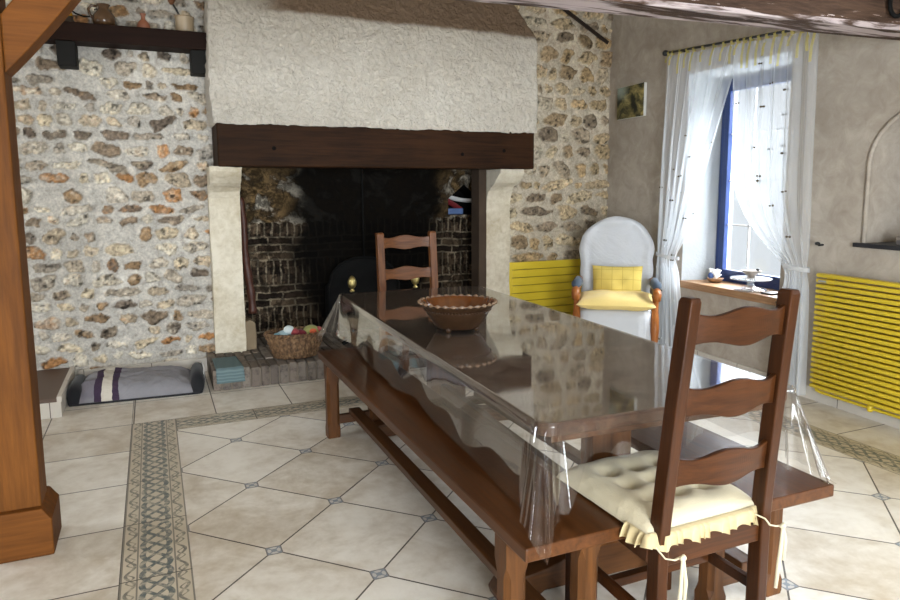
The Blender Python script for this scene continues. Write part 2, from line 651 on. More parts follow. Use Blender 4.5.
def stone_field(x0, x1, z0, z1, res, pal, mortar, seed, rows, cover, hmax, rowvar):
    """height and colour per grid point"""
    R = np.random.default_rng(seed)
    nx, nz = int(round((x1 - x0) / res)) + 1, int(round((z1 - z0) / res)) + 1
    xs, zs = np.linspace(x0, x1, nx), np.linspace(z0, z1, nz)
    H = np.zeros((nz, nx))
    Cc = np.zeros((nz, nx, 3))
    Cc[:] = lin(mortar)
    # mortar relief: smooth random bumps
    def smooth_noise(step, amp):
        gx_, gz_ = max(3, int((x1 - x0) / step) + 2), max(3, int((z1 - z0) / step) + 2)
        g = R.normal(0, 1, (gz_, gx_))
        px = (xs - x0) / step
        pz = (zs - z0) / step
        ix, iz = np.clip(px.astype(int), 0, gx_ - 2), np.clip(pz.astype(int), 0, gz_ - 2)
        fx, fz = px - ix, pz - iz
        fx, fz = fx * fx * (3 - 2 * fx), fz * fz * (3 - 2 * fz)
        a = g[iz][:, ix] * (1 - fx) + g[iz][:, ix + 1] * fx
        b = g[iz + 1][:, ix] * (1 - fx) + g[iz + 1][:, ix + 1] * fx
        return amp * (a * (1 - fz)[:, None] + b * fz[:, None])
    wobx = smooth_noise(.05, .006) + smooth_noise(.022, .004)
    wobz = smooth_noise(.05, .006) + smooth_noise(.022, .004)
    fine = smooth_noise(.025, 1.0) * .6 + smooth_noise(.012, 1.0) * .4
    f1, f2 = smooth_noise(.028, 1.0), smooth_noise(.0125, 1.0)
    H += smooth_noise(.3, .004) + smooth_noise(.06, .003) + smooth_noise(.02, .0022)
    Cc *= (1 + .08 * smooth_noise(.25, 1)[..., None] + .05 * fine[..., None]).clip(.75, 1.2)
    z = z0 + .01
    pal = [np.array(lin(p)) for p in pal]
    while z < z1 + .05:
        rh = rows[0] + (rows[1] - rows[0]) * R.random()
        x = x0 - R.random() * .15
        while x < x1 + .1:
            big = R.random()
            sw = (.05 + .05 * R.random()) if big < .3 else (.09 + .09 * R.random()) if big < .88 else (.18 + .08 * R.random())
            sw *= rowvar
            sh = min(rh * (.72 + .42 * R.random()), sw * 1.05)
            cx, cz = x + sw / 2, z + rh / 2 + (R.random() - .5) * (rh - sh) * 1.2
            x += sw + .004 + R.random() * .026 / cover
            if R.random() > .96 * min(1, cover + .25):
                continue
            i0, i1 = np.searchsorted(xs, [cx - sw * .75, cx + sw * .75])
            j0, j1 = np.searchsorted(zs, [cz - sh * .85, cz + sh * .85])
            if i1 <= i0 + 1 or j1 <= j0 + 1:
                continue
            gxx = xs[i0:i1][None, :] - cx + wobx[j0:j1, i0:i1]
            gzz = zs[j0:j1][:, None] - cz + wobz[j0:j1, i0:i1]
            rot = R.normal(0, .13)
            c_, s_ = math.cos(rot), math.sin(rot)
            u, v = (gxx * c_ + gzz * s_) / (sw / 2), (-gxx * s_ + gzz * c_) / (sh / 2)
            p = 2.2 + 1.6 * R.random()
            d = (np.abs(u) ** p + np.abs(v) ** p) ** (1 / p)
            for _ in range(R.integers(3, 7)):          # chipped corners
                th = R.random() * 2 * PI
                off = .66 + .3 * R.random()
                d = np.maximum(d, (u * math.cos(th) + v * math.sin(th)) / off)
            k = d < 1.0
            edge = np.clip((1 - d) / .3, 0, 1)
            prof = edge * (2 - edge)
            tilt = u * R.normal(0, .2) + v * R.normal(0, .2)
            hh = hmax * (.45 + .6 * R.random())
            h = prof * hh * (1 + tilt) + prof * (f2[j0:j1, i0:i1] * .0035 - np.abs(f1[j0:j1, i0:i1]) * .006)
            col = pal[R.integers(len(pal))] * (.8 + .4 * R.random())
            col2 = pal[R.integers(len(pal))]
            mixn = (1 / (1 + np.exp(-3 * (fine[j0:j1, i0:i1] + R.normal(0, .4) - .6))))[..., None]
            cc = col * (1 - .6 * mixn) + col2 * .6 * mixn
            cc = cc * .96 * (1 + .28 * f2[j0:j1, i0:i1] + .18 * f1[j0:j1, i0:i1]).clip(.4, 1.55)[..., None]
            cc = np.where((f1[j0:j1, i0:i1] + .5 * f2[j0:j1, i0:i1] < -1.25)[..., None], cc * .5, cc)
            soft = np.clip((1 - d) / .12, 0, 1)[..., None]
            sub = Cc[j0:j1, i0:i1]
            Cc[j0:j1, i0:i1] = np.where(k[..., None], sub * (1 - soft) + cc * soft, sub)
            hs = H[j0:j1, i0:i1]
            H[j0:j1, i0:i1] = np.where(k, hs * (1 - prof) + h, hs - .011 * np.clip(1.22 - d, 0, .22) / .22)
        z += rh + .003 + R.random() * .012
    return xs, zs, H, Cc


def stone_mesh(name, x0, x1, z0, z1, ywall, mat, **k):
    xs, zs, H, Cc = stone_field(x0, x1, z0, z1, **k)
    nx, nz = len(xs), len(zs)
    gxs, gzs = np.meshgrid(xs, zs)
    V = np.stack([gxs, ywall - H, gzs], -1).reshape(-1, 3)
    idx = np.arange(nx * nz).reshape(nz, nx)
    Fq = np.stack([idx[:-1, :-1], idx[:-1, 1:], idx[1:, 1:], idx[1:, :-1]], -1).reshape(-1, 4)
    me = bpy.data.meshes.new(name)
    me.vertices.add(len(V))
    me.vertices.foreach_set('co', V.astype('f').ravel())
    me.loops.add(Fq.size)
    me.loops.foreach_set('vertex_index', Fq.astype('i').ravel())
    me.polygons.add(len(Fq))
    me.polygons.foreach_set('loop_start', np.arange(0, Fq.size, 4).astype('i'))
    me.polygons.foreach_set('loop_total', np.full(len(Fq), 4, 'i'))
    me.polygons.foreach_set('use_smooth', np.ones(len(Fq), bool))
    me.update()
    a = me.color_attributes.new('stone', 'FLOAT_COLOR', 'POINT')
    a.data.foreach_set('color', np.concatenate([Cc.reshape(-1, 3), np.ones((nx * nz, 1))], 1).astype('f').ravel())
    me.materials.append(mat.m)
    o = bpy.data.objects.new(name, me)
    COL.objects.link(o)
    return struct(o)


sm = Mat('rubble_stone', .88, .2)
g = sm.noise(60, 5, .65)
g2 = sm.noise(16, 5, .6, .5, None, 3)
sm.color(sm.mix(.72, sm.attr('stone'), sm.cr(g * .5 + g2 * .5, [(.33, (.2, .19, .18)), (.5, (.5, .5, .5)), (.66, (.85, .83, .8))]), 'OVERLAY'))
sm.bump(g + g2, .45, .008)

stone_mesh('wall_back_left', -1.5, .62, 0, 3.2, WB, sm, res=.0085, pal=PAL_L, mortar=(184, 179, 170), seed=11,
           rows=(.066, .115), cover=.95, hmax=.034, rowvar=1.1)
stone_mesh('wall_back_right', 2.75, 4.1, 0, 3.2, WB, sm, res=.0085, pal=PAL_R, mortar=(188, 177, 158), seed=5,
           rows=(.10, .155), cover=1.15, hmax=.034, rowvar=1.42)
mb = MB()
mb.add([(XL, WB, 0), (-1.5, WB, 0), (-1.5, WB, 3.2), (XL, WB, 3.2)], [(0, 1, 2, 3)])
struct(mb.build('wall_back_far', plain('mortar_wall', lin((150, 138, 120)), .9, .2, .2)))

# skirting tiles
sk = Mat('skirting_tile', .4, .4)
sx_, sy_, sz_ = sk.xyz()
t = ((sx_ + sy_) / .45)
sk.color(sk.mix((t - t.rnd()).abs().lt(.006), sk.mix(sk.noise(4, 4), lin((184, 176, 164)), lin((212, 206, 196))), lin((96, 88, 80))))
mb = MB()
mb.box((-.55, WB - .035, 0), (.33, WB + .02, .105))
struct(mb.build('baseboard_back', sk, bevel=.003))
mb = MB()
y0, y1 = YN, WB
mb.add([(wall_x(y) - d, y, z) for d in (.015, -.01) for y in (y0, y1) for z in (0, .085)],
       [(0, 1, 3, 2), (4, 6, 7, 5), (1, 5, 7, 3), (0, 2, 6, 4), (0, 4, 5, 1), (2, 3, 7, 6)])
struct(mb.build('baseboard_right', sk, bevel=.002))

# low step at the left, brown top and tiled riser
brown_top = plain('brown_step_top', lin((92, 74, 62)), .5, .4, .1)
mb = MB()
mb.box((-2.2, 4.69, 0), (-.578, WB, .1))
st_ = struct(mb.build('trim_5', sk, bevel=.003))
mb = MB()
mb.box((-2.2, 4.69, .1), (-.60, WB, .125))
struct(mb.build('trim_6', brown_top, bevel=.002))
mb = MB()
mb.box((-.60, 4.685, .1), (-.572, WB, .135))
struct(mb.build('trim_7', sk, bevel=.003))

# ------------------------------------------------------------------ fireplace
fp = thing('fireplace', 'huge stone fireplace with a cream rendered chimney breast over a dark oak beam', 'fireplace', (1.72, 5.5, 0))

plaster = Mat('trowelled_render', .9, .15)
p1 = plaster.noise(9, 5, .6, 1.5)
p2 = plaster.noise(30, 5, .65, 1.0, None, 2)
p3 = plaster.noise(1.6, 4, .6, .3, None, 6)
hx_, hy_, hz_ = plaster.xyz()
bare = (hz_ + (p3 - .5) * .12 - 2.63).ramp(-.01, .03) * (hx_ + (p3 - .5) * .8).ramp(-1.15, -.75)
plaster.color(plaster.mix(bare, plaster.mix((p3 * .7 + p1 * .35).ramp(.3, .75), lin((210, 201, 186)), lin((230, 223, 211))), plaster.mix(p1, lin((124, 103, 84)), lin((150, 128, 107)))))
plaster.bump(p1 * .7 + p2 * 1.0, 1.0, .045)
oak_dark = wood('dark_oak_beam', lin((24, 13, 6)), lin((62, 38, 20)), 0, .6, .6, .35, .1)
soot = Mat('soot', .95, .1)
soot.color(soot.mix(soot.noise(5, 4), (.003, .003, .003), (.009, .008, .008)))

# breast: rings from the beam upward
BX0, BX1, BY = .425, 3.02, 5.1
rings = []
for i in range(126):
    t = i / 125
    z = 1.852 + t * (3.2 - 1.852)
    up = max(0, z - 2.6)
    x0 = BX0 - .012 * math.sin(PI * min(1, (z - 1.85) / .75)) + up * .13
    x1 = BX1 - (up * .52 if up > 0 else 0) - max(0, .03 - abs(z - 2.6)) * .3
    yf = BY - .004 + up * .45 + .012 * math.exp(-((z - 2.6) / .05) ** 2)
    N = 250
    ring = [(x0 + (x1 - x0) * k / N, yf, z) for k in range(N + 1)]
    ring += [(x1, yf + (WB + .03 - yf) * k / 24, z) for k in range(1, 25)]
    ring += [(x0, WB + .03 - (WB + .03 - yf) * k / 24, z) for k in range(0, 24)]
    rings.append(ring)
mb = MB()
mb.loft(rings, True, True)
br = mb.build('chimney_breast', plaster, fp, True, world=True)
for v in br.data.vertices:
    pz = v.co * 1.0
    q = pz + noise.noise_vector(pz * 5) * .06
    v.co += noise.noise_vector(pz * 3.2) * .012 + noise.noise_vector(q * 13) * .005 + noise.noise_vector(q * 30) * .010

mb = MB()
mb.box((.446, 5.1, 1.552), (3.0, 5.36, 1.86))
mb.box((.446, 5.36, 1.56), (.66, 5.52, 1.86))
mb.box((2.78, 5.36, 1.56), (3.0, 5.52, 1.86))
beam = mb.build('mantel_beam', oak_dark, fp, bevel=.012, world=True)
knot_m = plain('beam_hole_black', (.006, .005, .004), .9, .1)
for kx, kz in ((.835, 1.685), (2.33, 1.665), (2.71, 1.70)):
    k = MB()
    k.lathe([(.011, 0), (.017, .006), (.009, .009)], 10, (0, 0, 0))
    k.v = [(kx + a, 5.1 - c_ * .3 + .002, kz + b) for a, b, c_ in k.v]
    k.build('peg_hole', knot_m, beam, True, world=True)

jm = Mat('limestone_jamb', .85, .2)
j1, j2, j3 = jm.noise(3, 5, .6, .4), jm.noise(22, 5, .65, .6, None, 2), jm.noise(1.3, 3, .5, 0, None, 8)
jx, jy, jz = jm.xyz()
cj = jm.mix((j1 * .6 + j2 * .45).ramp(.3, .7), lin((178, 164, 136)), lin((222, 214, 196)))
stain = (jz - .55).abs().ramp(.45, 0.0) * j3.ramp(.42, .62) * jx.gt(0)
cj = jm.mix(stain * .85, cj, lin((146, 108, 64)))
jm.color(cj)
jm.bump(j1 * .8 + j2 * .6, .6, .015)


def jamb(x0, x1, name='jamb'):
    prof = [(5.40, .14), (5.40, .75), (5.402, .757), (5.40, .764), (5.40, 1.28), (5.392, 1.33), (5.365, 1.375), (5.32, 1.405), (5.27, 1.42), (5.23, 1.44), (5.2, 1.47),
            (5.165, 1.5), (5.15, 1.52), (5.15, 1.553), (5.55, 1.553), (5.55, .14)]
    mb = MB()
    mb.prism(prof, x1 - x0, 0, x0)
    o = mb.build(name, jm, fp, world=True)
    roughen(o, .009, 7, x0, 5)
    roughen(o, .004, 26, x0)
    return o


for a, b in ((.392, .612), (2.70, 2.93)):
    o = jamb(a, b)
mb = MB()
mb.box((2.625, 5.40, .14), (2.70, 5.56, 1.6))
mb.build('jamb_return', plain('sooty_stone', lin((74, 62, 52)), .9, .1, .35), fp, bevel=.006, world=True)
mb = MB()
mb.prism([(.615, .14), (.70, .14), (.705, .25), (.69, .36), (.65, .385), (.615, .37)], .12, 1, 5.42)
sb = mb.build('stone_block', plain('sooty_limestone', lin((132, 116, 94)), .9, .1, .3), fp, bevel=.012, world=True)
roughen(sb, .008, 12)

# fire back wall with pentagonal opening
fb = Mat('sooty_brick', .95, .03)
bx_, by_, bz_ = fb.xyz()     # local to fireplace base: x-1.72, y-5.5
wq = fb.noise(7, 3, .6, .3, None, 12) - .5
wq2 = fb.noise(8, 3, .6, .3, None, 15) - .5
bx_, zz = bx_ + wq2 * .05, bz_ - .19 + wq * .05
per = .40
ph = (zz / per).frac() * per
soldier = ph.lt(.215)
u1 = bx_ / .062
s1 = (u1 - u1.rnd()).abs() * .062
rowz = ph.min((ph - .215).abs())
j_sold = s1.lt(.007).max(rowz.lt(.008))
pr = (ph - .215) / .0617
rowi = pr.floor()
u2 = bx_ / .21 + rowi * .5
s2 = (u2 - u2.rnd()).abs() * .21
j_flat = ((pr - pr.rnd()).abs() * .0617).lt(.007).max(s2.lt(.007))
wv = fb.noise(9, 4, .6, .5)
brick_zone = bz_ + wv * .25 - .12
isb = brick_zone.lt(1.12)
keyb = fb.white(u1.rnd() * soldier + (u2.floor() + 50) * (soldier * -1 + 1), (zz / per).floor() * 7 + rowi)
bc = fb.cr(keyb, [(0, lin((40, 33, 28))), (.35, lin((70, 57, 46))), (.7, lin((104, 88, 70))), (1, lin((58, 50, 43)))])
joint = j_sold * soldier + j_flat * (soldier * -1 + 1)
bc = fb.mix(joint * .85, bc, lin((150, 136, 114)))
rub = fb.noise(5, 5, .6, .8, None, 3)
rc = fb.cr(rub, [(.3, lin((50, 42, 34))), (.44, lin((128, 104, 70))), (.52, lin((92, 76, 56))), (.6, lin((188, 178, 160)))])
cc = fb.mix(isb, rc, bc)
# soot stain with its own ragged outline
sx = (bx_ - .05).abs()
big = fb.noise(2.2, 5, .65, .6, None, 9)
mask = (sx * 1.0 + (big - .5) * 1.0 + (bz_ - .5) * -.16).ramp(.95, .45)
low = fb.noise(16, 5, .7, .8, None, 6).ramp(.36, .58)
cc = fb.mix((mask * .985).max(low * .8), cc, (.0035, .0033, .003))
fb.color(cc)
fb.bump(joint * -1.0 + wv * .8 + rub * .6, .5, .02)
PENT = [(2.525, 1.15), (2.84, 1.15), (2.84, 1.30), (2.685, 1.43), (2.525, 1.30)]
bw = poly_wall('firebox_back', [(.2, 0), (3.05, 0), (3.05, 1.95), (.2, 1.95)], [PENT], lambda x, z: (x - 1.72, 5.85 - 5.5, z), fb)
bw.parent = fp
mb = MB()
n = len(PENT)
mb.add([(x, 5.85, z) for x, z in PENT] + [(x, 6.1, z) for x, z in PENT], [(i, (i + 1) % n, n + (i + 1) % n, n + i) for i in range(n)] + [tuple(range(n, 2 * n))])
mb.build('wall_pocket', soot, fp, world=True)
mb = MB()
for x in (.2, 3.05):
    mb.add([(x, 5.5, 0), (x, 5.86, 0), (x, 5.86, 1.95), (x, 5.5, 1.95)], [(0, 1, 2, 3)])
mb.add([(.2, 5.51, 1.9), (3.05, 5.51, 1.9), (3.05, 5.86, 1.9), (.2, 5.86, 1.9)], [(0, 1, 2, 3)])
mb.build('firebox_side', soot, fp, world=True)

# hearth of bricks set on edge
hb = Mat('hearth_brick', .85, .2)
ri = hb.island()
hc = hb.cr(ri, [(0, lin((88, 80, 74))), (.3, lin((124, 112, 101))), (.6, lin((108, 101, 94))), (.85, lin((138, 127, 116))), (1, lin((94, 88, 82)))])
hc = hb.mix(hb.noise(18, 5, .65).ramp(.45, .75), hc, lin((58, 52, 48)))
hb.color(hc)
hb.bump(hb.noise(30, 5, .65), .5, .01)
mb = MB()
rr = random.Random(3)
x = .325
while x < 2.86:
    wd = .056 + rr.uniform(-.004, .004)
    for (ya, yb) in ((4.872, 5.085), (5.095, 5.30), (5.31, 5.52), (5.53, 5.86)):
        dz, dy = rr.uniform(-.006, .004), rr.uniform(-.006, .006)
        mb.box((x, ya + dy, .0), (x + wd, yb + dy * .3, .148 + dz))
    x += wd + .0095
hb_o = mb.build('hearth', hb, fp, bevel=.007, world=True)
mb = MB()
mb.box((.33, 4.884, .0), (2.90, 5.86, .132))
mb.build('hearth_mortar', plain('grey_mortar', lin((120, 110, 98)), .9, .1, .2), fp, world=True)
# cast iron fireback
iron = Mat('cast_iron', .8, .12)
iron.color(iron.mix(iron.noise(12, 4), (.0035, .0035, .0035), (.009, .0088, .0085)))
iron.bump(iron.noise(40, 3), .3, .005)
mb = MB()
poly = [(1.34, .15), (2.02, .15), (2.02, .56)]
for k in range(13):
    a = PI * k / 12
    poly.append((1.68 + .30 * math.cos(a), .60 + .20 * math.sin(a)))
poly.append((1.34, .56))
mb.prism(poly, .03, 1, 5.78)
fbk = thing('fireback', 'black cast iron arched fireback at the back of the fireplace', 'fireback', (1.68, 5.8, .15))
mb.build('plate', iron, fbk, bevel=.006, world=True)
mb = MB()
mb.tube([(1.36, 5.775, .17), (1.36, 5.775, .56)] + [(1.68 + .30 * math.cos(PI - PI * k / 12), 5.775, .60 + .20 * math.sin(PI * k / 12)) for k in range(13)] + [(2.0, 5.775, .56), (2.0, 5.775, .17)], .013, 8)
mb.build('raised_rim', iron, fbk, True, world=True)
# pipe running up the back
mb = MB()
mb.tube([(1.70, 5.83, .8), (1.70, 5.83, 1.88)], .008, 8)
tag(mb.build('chimney_rod', iron, None, True), 'thin dark metal rod running up the sooty back of the fireplace', 'rod')

# andirons
brass = Mat('brass', .42, .5)
brass.color(lin((214, 196, 132)))
brass.b.inputs['Metallic'].default_value = 1


def andiron(x, label):
    t = thing('andiron', label, 'andiron', (x, 5.3, .15), 0, 'pair of brass-topped andirons')
    mb = MB()
    mb.bar((0, 0, .03), (0, 0, .42), .03, .03, (0, 1, 0))
    mb.build('post', iron, t, bevel=.004)
    mb = MB()
    mb.bar((0, 0, .09), (0, .42, .09), .03, .03)
    mb.bar((0, .40, 0), (0, .40, .09), .03, .03, (0, 1, 0))
    mb.build('log_bar', iron, t, bevel=.004)
    mb = MB()
    mb.bar((-.09, 0, .0), (0, 0, .05), .03, .025, (0, 1, 0))
    mb.bar((.09, 0, .0), (0, 0, .05), .03, .025, (0, 1, 0))
    mb.build('foot', iron, t, bevel=.004)
    mb = MB()
    mb.lathe([(.012, .42), (.02, .425), (.02, .432), (.01, .44), (.012, .448), (.026, .460), (.034, .480), (.035, .505), (.028, .528), (.016, .545), (.004, .552)], 24)
    mb.build('brass_finial', brass, t, True)


andiron(1.443, 'brass-topped andiron left of the far ladder-back chair')
andiron(1.985, 'brass-topped andiron seen between the posts of the far ladder-back chair')

# rust-brown pole leaning by the left jamb
rust = Mat('rust_brown', .5, .4)
rust.color(rust.mix(rust.noise(12, 4, .6, 0, (1, 1, 4)), lin((40, 20, 13)), lin((84, 45, 30))))
mb = MB()
pts, rs = [], []
for i in range(41):
    t = i / 40
    pts.append((.628 + .052 * t + .006 * math.sin(t * 9), 5.46 + .02 * (1 - t), 1.33 - t * (1.33 - .43)))
    rs.append(.025 + .006 * math.sin(t * 40) * .6 + .006 * (t > .5))
mb.tube(pts, rs, 10)
tag(mb.build('wooden_pole', rust, None, True), 'knobbly rust-brown pole standing inside the left fireplace jamb', 'pole')

# packets in the wall pocket
pk = Mat('packet_print', .4, .4)
px_, py_, pz_ = pk.xyz()
pk.color(lin((228, 228, 226)))
mb = MB()
mb.grid(lambda u, v: (2.535 + .29 * u, 5.90 + .03 * v, 1.345 - .115 * u + .07 * u * u - .035 * v), 16, 3)
packs = thing('folded_bundle', 'folded white, red and blue bundle in the pentagonal pocket of the fireplace', 'bundle', (2.68, 5.92, 1.15))
mb.build('white_fold', pk, packs, True, solid=.008, world=True)
mb = MB()
mb.grid(lambda u, v: (2.53 + .16 * u, 5.895 + .03 * v, 1.315 - .10 * u - .05 * v), 8, 3)
mb.build('red_fold', plain('red_print', lin((120, 36, 40)), .4), packs, True, solid=.008, world=True)
mb = MB()
mb.box((2.545, 5.89, 1.152), (2.70, 5.98, 1.21))
mb.build('blue_fold', plain('blue_print', lin((96, 122, 170)), .4, .5, .25), packs, bevel=.01, world=True)

# ------------------------------------------------------------------ timber post, brace and ceiling beam
oak = wood('honey_oak', lin((74, 41, 12)), lin((120, 73, 27)), 2, .55, .5, .2, .12)
oak_x = wood('honey_oak_brace', lin((72, 40, 12)), lin((116, 69, 25)), 0, .55, .5, .2, .12)
tp = thing('timber_post', 'squared honey-coloured oak post with a curved knee brace at far left', 'post', (-.52, 2.98, 0))
mb = MB()
mb.box((-.61, 2.9, .14), (-.45, 3.06, 2.215))
mb.build('shaft', oak, tp, bevel=.008, world=True)
mb = MB()
mb.prism([(-.635, 0), (-.415, 0), (-.415, .145), (-.425, .158), (-.443, .185), (-.45, .19), (-.605, .19), (-.61, .18), (-.626, .158), (-.635, .145)], .235, 1, 2.866)
mb.build('plinth', oak_x, tp, bevel=.006, world=True)
mb = MB()
low, upp = [], []
for i in range(17):
    t = i / 16
    x = -.45 + .52 * t
    low.append((x, 1.80 + 1.02 * (x + .45) + .42 * max(0, x + .45) ** 1.6))
    upp.append((x, min(2.215, 2.0 + 1.3 * (x + .45))))
low = [(x, min(z, 2.215)) for x, z in low if z < 2.23]
poly = low + [(low[-1][0] - .001, 2.216)] + [p for p in reversed(upp) if p[0] < low[-1][0] - .01]
mb.prism(poly, .13, 1, 2.915)
mb.build('knee_brace', oak_x, tp, bevel=.006, world=True)

crack_m = plain('crack_dark', (.012, .008, .005), .9, .1)
mb = MB()
pts = [(-.585 + .01 * math.sin(i * .9) + .012 * i / 12, 2.8995, 1.25 - i * .07) for i in range(13)]
mb.tube(pts, [.001 + .003 * math.sin(PI * i / 12) for i in range(13)], 6)
mb.build('shrinkage_crack', crack_m, tp, True, world=True)

bmat = Mat('weathered_beam', .75, .2)
q1 = bmat.noise(2.0, 6, .6, .8, (.8, 9, 9))
q2 = bmat.noise(3.5, 5, .6, .4, (.6, 5, 5), 3)
q3 = bmat.noise(14, 4, .6, 0, (.6, 6, 6), 5)
bc_ = bmat.mix((q1 * .6 + q3 * .4).ramp(.3, .7), lin((44, 31, 24)), lin((86, 66, 53)))
_, _, bz2 = bmat.xyz()
paint = q2.ramp(.44, .56)
under = bz2.lt(.018).max(q3.gt(.6) * bz2.lt(.06))
bmat.color(bmat.mix(paint * under * .85, bc_, lin((196, 182, 182))))
bmat.bump(q1 + q3, .6, .015)
cb = thing('ceiling_beam', 'massive weathered ceiling beam with flaking pale paint crossing above the window', 'beam', (1.7, 2.6, 2.2))


def by_front(x):
    return 2.437 + (3.605 - x) * .0737


rings = []
for i in range(81):
    x = -3.2 + (3.90 + 3.2) * i / 80
    y0 = by_front(x)
    wob = noise.noise(Vector((x * 1.3, 0, 0))) * .012
    z0 = 2.195 + wob * .6
    th = .215 + wob
    rings.append([(x, y0 + .015, z0 - .0), (x, y0 + th - .03, z0 - .005), (x, y0 + th, z0 + .03), (x, y0 + th, z0 + .33), (x, y0, z0 + .33), (x, y0 - .005, z0 + .05 + wob)])
mb = MB()
mb.loft(rings)
mb.build('timber', bmat, cb, world=True)
mb = MB()
cxr = 3.53
pts = [(cxr + .055 * math.cos(2 * PI * k / 24), by_front(3.5) - .035, 2.30 + .055 * math.sin(2 * PI * k / 24)) for k in range(25)]
mb.tube(pts, .011, 8)
mb.tube([(cxr, by_front(3.5) + .01, 2.36), (cxr, by_front(3.5) - .04, 2.357)], .012, 8)
mb.build('iron_ring', iron, cb, True, world=True)

# iron tie bar on the stone wall
mb = MB()
mb.bar((3.40, 5.44, 3.03), (3.975, 5.44, 2.727), .03, .02, (0, 1, 0))
tag(mb.build('iron_bar', plain('brown_iron', lin((40, 28, 22)), .5, .4), bevel=.003), 'slanting dark iron bar across the top of the right stone wall', 'iron bar')

# ------------------------------------------------------------------ wooden shelf on the stone wall and what stands on it
shelf_m = wood('dark_shelf', lin((22, 12, 8)), lin((42, 25, 18)), 0, .6, .6, .15, .1)
sh = thing('wall_shelf', 'dark wooden beam shelf on two brackets high on the stone wall', 'shelf', (-.1, 5.4, 2.2))
mb = MB()
mb.box((-1.4, 5.29, 2.375), (.428, 5.49, 2.495))
mb.build('board', shelf_m, sh, bevel=.006, world=True)
corb = plain('bracket_dark', lin((28, 27, 25)), .7, .15, .2)
for x in (-.52, .315):
    mb = MB()
    mb.prism([(5.31, 2.375), (5.49, 2.375), (5.49, 2.215), (5.335, 2.215), (5.322, 2.27)], .115, 0, x)
    mb.build('bracket', corb, sh, bevel=.006, world=True)

SHZ, SHY = 2.495, 5.40


def glaze(name, c1, c2, rough=.18, scale=6):
    M = Mat(name, rough, .6)
    M.color(M.mix(M.noise(scale, 5, .6, .6), c1, c2))
    return M


jug = thing('pitcher', 'brown glazed pitcher with a loop handle on the wall shelf', 'pitcher', (-.225, SHY, SHZ))
jug.scale = (.86, .86, .88)
jg = glaze('jug_glaze', lin((54, 36, 26)), lin((108, 80, 54)))
mb = MB()
mb.lathe([(.05, 0), (.078, .015), (.085, .05), (.08, .085), (.055, .118), (.04, .135), (.036, .15), (.05, .17), (.046, .172), (.03, .15), (.03, .13)], 28)
mb.build('body', jg, jug, True)
mb = MB()
mb.tube([(-.045, 0, .155), (-.085, 0, .158), (-.108, 0, .13), (-.10, 0, .09), (-.078, 0, .065)], .011, 8)
mb.build('handle', jg, jug, True)
tb = thing('terracotta_bottle', 'small terracotta bottle standing on the middle of the wall shelf', 'bottle', (.02, SHY, SHZ))
mb = MB()
mb.lathe([(.038, 0), (.044, .01), (.042, .04), (.03, .06), (.014, .075), (.013, .10), (.022, .112), (.02, .114), (.01, .105)], 24)
mb.build('body', glaze('terracotta', lin((126, 72, 50)), lin((168, 108, 78)), .5), tb, True)
ct = thing('utensil_pot', 'beige stoneware pot holding a dark brush at the shelf end', 'pot', (.29, SHY, SHZ))
mb = MB()
mb.lathe([(.05, 0), (.062, .02), (.062, .10), (.066, .105), (.066, .118), (.058, .118), (.054, .03)], 28)
mb.build('body', glaze('beige_stoneware', lin((150, 128, 100)), lin((184, 164, 134)), .45), ct, True)
br2 = thing('brush', 'dark-handled brush leaning in the beige pot on the shelf', 'brush', (.29, SHY, SHZ + .03))
mb = MB()
mb.tube([(.02, 0, 0), (-.05, 0, .13), (-.075, 0, .175)], [.007, .007, .006], 8)
mb.build('handle', plain('black_handle', (.01, .01, .01), .4), br2, True)
mb = MB()
mb.lathe([(.012, 0), (.022, .02), (.028, .055), (.018, .08), (.004, .085)], 12, (-.08, 0, .165))
mb.build('bristles', plain('bristle_brown', lin((112, 70, 40)), .8), br2, True)
cl = thing('candle_lamp', 'tiny amber candle lamp at the left of the wall shelf', 'lamp', (-.435, 5.36, SHZ))
mb = MB()
mb.lathe([(.036, 0), (.038, .012), (.03, .02), (.026, .035), (.03, .045)], 20)
mb.build('base', plain('dark_metal', lin((52, 40, 28)), .4, .5), cl, True)
mb = MB()
mb.lathe([(.02, .045), (.024, .06), (.016, .085), (.006, .11), (.001, .115)], 16)
mb.build('amber_glass', glaze('amber', lin((150, 96, 20)), lin((214, 160, 40)), .15), cl, True)
mb = MB()
pts = [(-.44 + .012 * math.cos(k) * (1 - k / 12), 5.465, 2.62 + .02 * math.sin(k)) for k in range(7)] + [(-.40, 5.46, 2.585), (-.35, 5.46, 2.57), (-.30, 5.46, 2.575), (-.265, 5.46, 2.60), (-.27, 5.46, 2.63), (-.285, 5.46, 2.62)]
mb.tube(pts, .006, 6)
tag(mb.build('iron_hook', iron, None, True), 'curly wrought iron hook on the stones above the shelf', 'hook')

# ------------------------------------------------------------------ window, glass, sill, rod, curtains
blue = plain('blue_paint', lin((28, 52, 104)), .4, .5, .15)
win = thing('window_1', 'blue-framed window with white glazing bars behind sheer curtains', 'window', (gx(3.85), 3.85, .63))
win['kind'] = 'structure'


def wbar(mb, y0, y1, z0, z1, d0, d1, mi=0):
    vs = []
    for d in (d0, d1):
        vs += [(gx(y0, d), y0, z0), (gx(y1, d), y1, z0), (gx(y1, d), y1, z1), (gx(y0, d), y0, z1)]
    mb.add(vs, [(0, 1, 2, 3), (7, 6, 5, 4), (0, 4, 5, 1), (1, 5, 6, 2), (2, 6, 7, 3), (3, 7, 4, 0)], mi)


